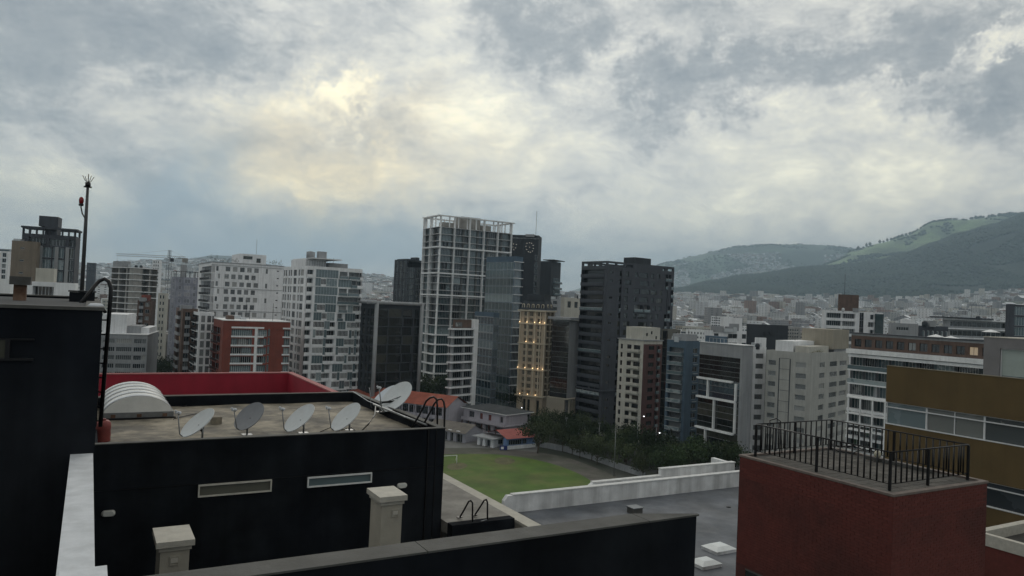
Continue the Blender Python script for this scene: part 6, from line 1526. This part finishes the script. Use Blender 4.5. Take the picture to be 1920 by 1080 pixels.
# tower crane
p0_ = at(311, 600, 455); jm = mat('crane_steel', (.12, .13, .14), var=.1)
top = at(312, 484, 455).z; o = empty('tower_crane', (p0_.x, p0_.y, 0), 'tower crane with a long jib standing over the left city blocks', 'crane')
def lattice(b, a, c, w_, n_, r_=.10):
    a, c = Vector(a), Vector(c); d = (c-a).normalized(); s_ = d.orthogonal().normalized() if abs(d.z) > .9 else Vector((-d.y, d.x, 0)).normalized(); t_ = d.cross(s_)
    cs = [(s_*i+t_*j)*w_/2 for i, j in ((-1, -1), (1, -1), (1, 1), (-1, 1))]
    for q_ in cs: b.tube([a+q_, c+q_], r_, 4, cap=False)
    for k in range(n_):
        for i in range(4):
            q_, q2 = cs[i], cs[(i+1) % 4]; b.tube([a.lerp(c, k/n_)+q_, a.lerp(c, (k+1)/n_)+q2], r_*.6, 3, cap=False)
b = MB(); lattice(b, (0, 0, 0), (0, 0, top), 1.9, 26); b.build('mast', jm, o)
jl, jr = at(219, 476, 455)-p0_, at(347, 486, 455)-p0_; jl.z = jr.z = top+.8
b = MB(); lattice(b, (0, 0, top+.8), jl, 1.3, 22, .09); b.build('jib', jm, o); b = MB(); lattice(b, (0, 0, top+.8), jr, 1.3, 8, .09); b.build('counter_jib', jm, o)
b = MB(); lattice(b, (0, 0, top), (0, 0, top+5), 1.2, 4, .12); b.tube([(0, 0, top+5), tuple(jl*.75+Vector((0, 0, 0)) if 0 else Vector((jl.x*.75, jl.y*.75, top+1.5)))], .05, 4); b.tube([(0, 0, top+5), (jr.x*.9, jr.y*.9, top+1.5)], .05, 4); b.build('tower_head', jm, o)
b = MB(); b.box(-1.5, -1.5, -2.5, 1.5, 1.5, 0); b.build('counterweight', conc, o, (jr.x, jr.y, top+.3))
b = MB(); b.box(-1, -1, top-2, 1, 1, top); b.build('cab', char, o, (1.6, 0, 0))
b = MB(); b.tube([(jl.x*.98, jl.y*.98, top+.2), (jl.x*.98, jl.y*.98, top-3)], .05, 4); b.box(jl.x*.98-.5, jl.y*.98-.5, top-4, jl.x*.98+.5, jl.y*.98+.5, top-3); b.build('hook_block', jm, o)

# ------------------------------------------------------------------ middle distance city blocks, each its own building
def midcity():
    R2 = random.Random(21)
    lm = [(-900, 'at the far left'), (-700, 'behind the lightning mast'), (-640, 'near the crane'), (-560, 'behind the tall white tower'), (-360, 'behind the two white towers'), (-180, 'behind the black glass block'), (-60, 'behind the tallest tower'), (140, 'beyond the ornate hotel'), (310, 'behind the grey tower'), (400, 'beyond the blue tower'), (480, 'beyond the framed glass office'), (560, 'behind the black box'), (640, 'beyond the cream block'), (740, 'around the white flats'), (880, 'beyond the brown brick storey'), (2000, 'at the right edge')]
    cols = [('white', white), ('grey', greyw), ('cream', cream), ('brick', brownb), ('concrete', conc), ('beige', beige), ('pale', mat('pale_blue_render', (.42, .45, .48), streak=.15, scale=.3)), ('white', white2), ('dark grey', dgrey)]
    taken = []
    cand = []
    tries = 0
    # sites
    for i in range(9000):
        d = 285+ (1000-285)*R2.random()**.9; c = R2.uniform(-760, 1050)
        if d < 420 and -620 < c < 430: continue
        if d < 330 and c < 800 and c > -640: continue
        if -30 < c < 380 and d < 500: continue
        if -740 < c < -560 and d < 345: continue
        h = 8+9*R2.random()
        if R2.random() > .86: h = 18+12*R2.random()
        if R2.random() > .97 and d > 600: h = 30+14*R2.random()
        zt = 43-(3+R2.random()*2)
        if d < 600 and h > 31: h = 26
        if c < -560 and d < 420: h = min(h, 20)
        if c > 330 and d < 450: h = min(h, 24)
        sx, sy = R2.uniform(7, 13)*(1+(h > 22)*.1), R2.uniform(6, 11)
        p = pos(c, d); rr = max(sx, sy)*1.18+2
        if any((p.x-q_[0])**2+(p.y-q_[1])**2 < (rr+q_[2])**2 for q_ in taken): continue
        taken.append((p.x, p.y, rr)); cand.append((p, c, d, h, sx, sy))
        if len(cand) >= 290: break
    print('mid blocks', len(cand))
    seen = {}
    hw = ('low', 'mid-rise', 'tall')
    wm = Gd
    for (p, c, d, h, sx, sy) in cand:
        z = zcity(c, d)-.3; cn, cm_ = R2.choice(cols+cols[:1]*3+cols[7:8]*2); hn = hw[0 if h < 12 else (1 if h < 20 else 2)]
        where = next(t_ for k, t_ in lm if c < k)
        kind = 'house' if h < 9.5 else 'apartment block'
        feats = R2.choice(['with balconies', 'with roof stair room', 'with roof water tank', 'with roof antenna', 'with bare roof'])
        near = 'near' if d < 480 else ('farther' if d < 720 else 'far off')
        rz = -A0+R(R2.choice([25, 30, 35, -55, 10]))
        lab = f'{hn} {cn} {kind} {feats}, {near}, {where}'
        o = empty('city_block' if kind != 'house' else 'city_house', (p.x, p.y, z), lab, 'building', 'city blocks of the middle distance', rz)
        b = MB(); b.box(-sx, -sy, 0, sx, sy, h); b.box(-sx, -sy, h, sx, -sy+.3, h+.8, 0, 'b'); b.box(-sx, sy-.3, h, sx, sy, h+.8, 0, 'b'); b.box(-sx, -sy+.3, h, -sx+.3, sy-.3, h+.8, 0, 'bfk'); b.box(sx-.3, -sy+.3, h, sx, sy-.3, h+.8, 0, 'bfk'); b.build('wall', cm_, o)
        b = MB(); b.box(-sx+.3, -sy+.3, h+.003, sx-.3, sy-.3, h+.1); b.build('roof', R2.choice([roofm, conc, greyw, white, terr, dgrey]), o)
        b = MB(); fl = max(2, int(h/3)); ww = R2.choice([1.4, 1.8, 2.4]); gap = R2.choice([1.1, 1.6]); fh_ = h/fl
        for k in range(fl):
            z0_ = k*fh_+.9; z1_ = z0_+1.5
            for (s_, half, oth) in ((0, sx, sy), (1, sy, sx)):
                u = -half+gap
                while u+ww < half-.3:
                    for sg in (-1, 1):
                        e_ = sg*(oth+.03); e2 = sg*(oth+.001)
                        if s_ == 0: b.box(u, min(e_, e2), z0_, u+ww, max(e_, e2), z1_, 0)
                        else: b.box(min(e_, e2), u, z0_, max(e_, e2), u+ww, z1_, 0)
                    u += ww+gap
        tag(b.build('windows', R2.choice([Gd, Gk, Gw]), o), kind='stuff')
        if 'balcon' in feats:
            for k in range(1, fl): b = MB(); b.box(-sx*.6, -sy-1.1, k*fh_, sx*.3, -sy-.003, k*fh_+.9); b.build('balcony', cm_, o)
        elif 'stair' in feats: b = MB(); b.box(-2, -2, h, 2.5, 2, h+2.8); b.build('stair_room', cm_, o)
        elif 'tank' in feats: b = MB(); b.lathe([(0, 0), (.9, 0), (1, 1.4), (0, 1.8)], 12); b.build('water_tank', char, o, (1, 1, h+.1))
        elif 'antenna' in feats: b = MB(); b.tube([(0, 0, 0), (0, 0, 6)], .09, 5); b.box(-.8, -.05, 5, .8, .05, 5.1); b.build('antenna', dmet, o, (1, -1, h+.1))
    for o in [x for x in bpy.data.objects if x.get('group') == 'city blocks of the middle distance']: seen.setdefault(o['label'], []).append(o)
    for lab, os_ in seen.items():
        if len(os_) > 1:
            os_.sort(key=lambda q_: q_.location.dot(r0)/q_.location.dot(fh))
            for q_, wd_ in zip(os_, ('leftmost', 'rightmost') if len(os_) == 2 else ('leftmost', 'middle', 'rightmost', 'other')): q_['label'] = wd_+' '+lab
    # trees and ground filling between them
    V = MB(); lobes = 0
    for i in range(5200):
        d = 300+900*R2.random(); c = R2.uniform(-900, 1150); p = pos(c, d)
        if any((p.x-q_[0])**2+(p.y-q_[1])**2 < (q_[2]*.8)**2 for q_ in taken): continue
        if d < 420 and -640 < c < 700: continue
        if noise.noise((p.x/80, p.y/80, 1)) < .02: continue
        z = zcity(c, d); h_ = R2.uniform(4, 9)
        for k in range(5):
            v = Vector((R2.gauss(0, 1), R2.gauss(0, 1), R2.gauss(0, .8)))*h_*.25; q_ = Vector((p.x, p.y, z+h_*.6))+v; r_ = h_*.25
            e1 = Vector((R2.uniform(-1, 1), R2.uniform(-1, 1), R2.uniform(-.4, .4))).normalized()*r_; e2 = Vector((R2.uniform(-1, 1), R2.uniform(-1, 1), R2.uniform(-1, 1))).normalized()*r_
            V.poly([q_-e1, q_-e2, q_+e1, q_+e2])
    tag(V.build('city_greenery', leaf), 'scattered trees filling the gaps between the middle distance blocks', 'greenery', kind='stuff')
midcity()
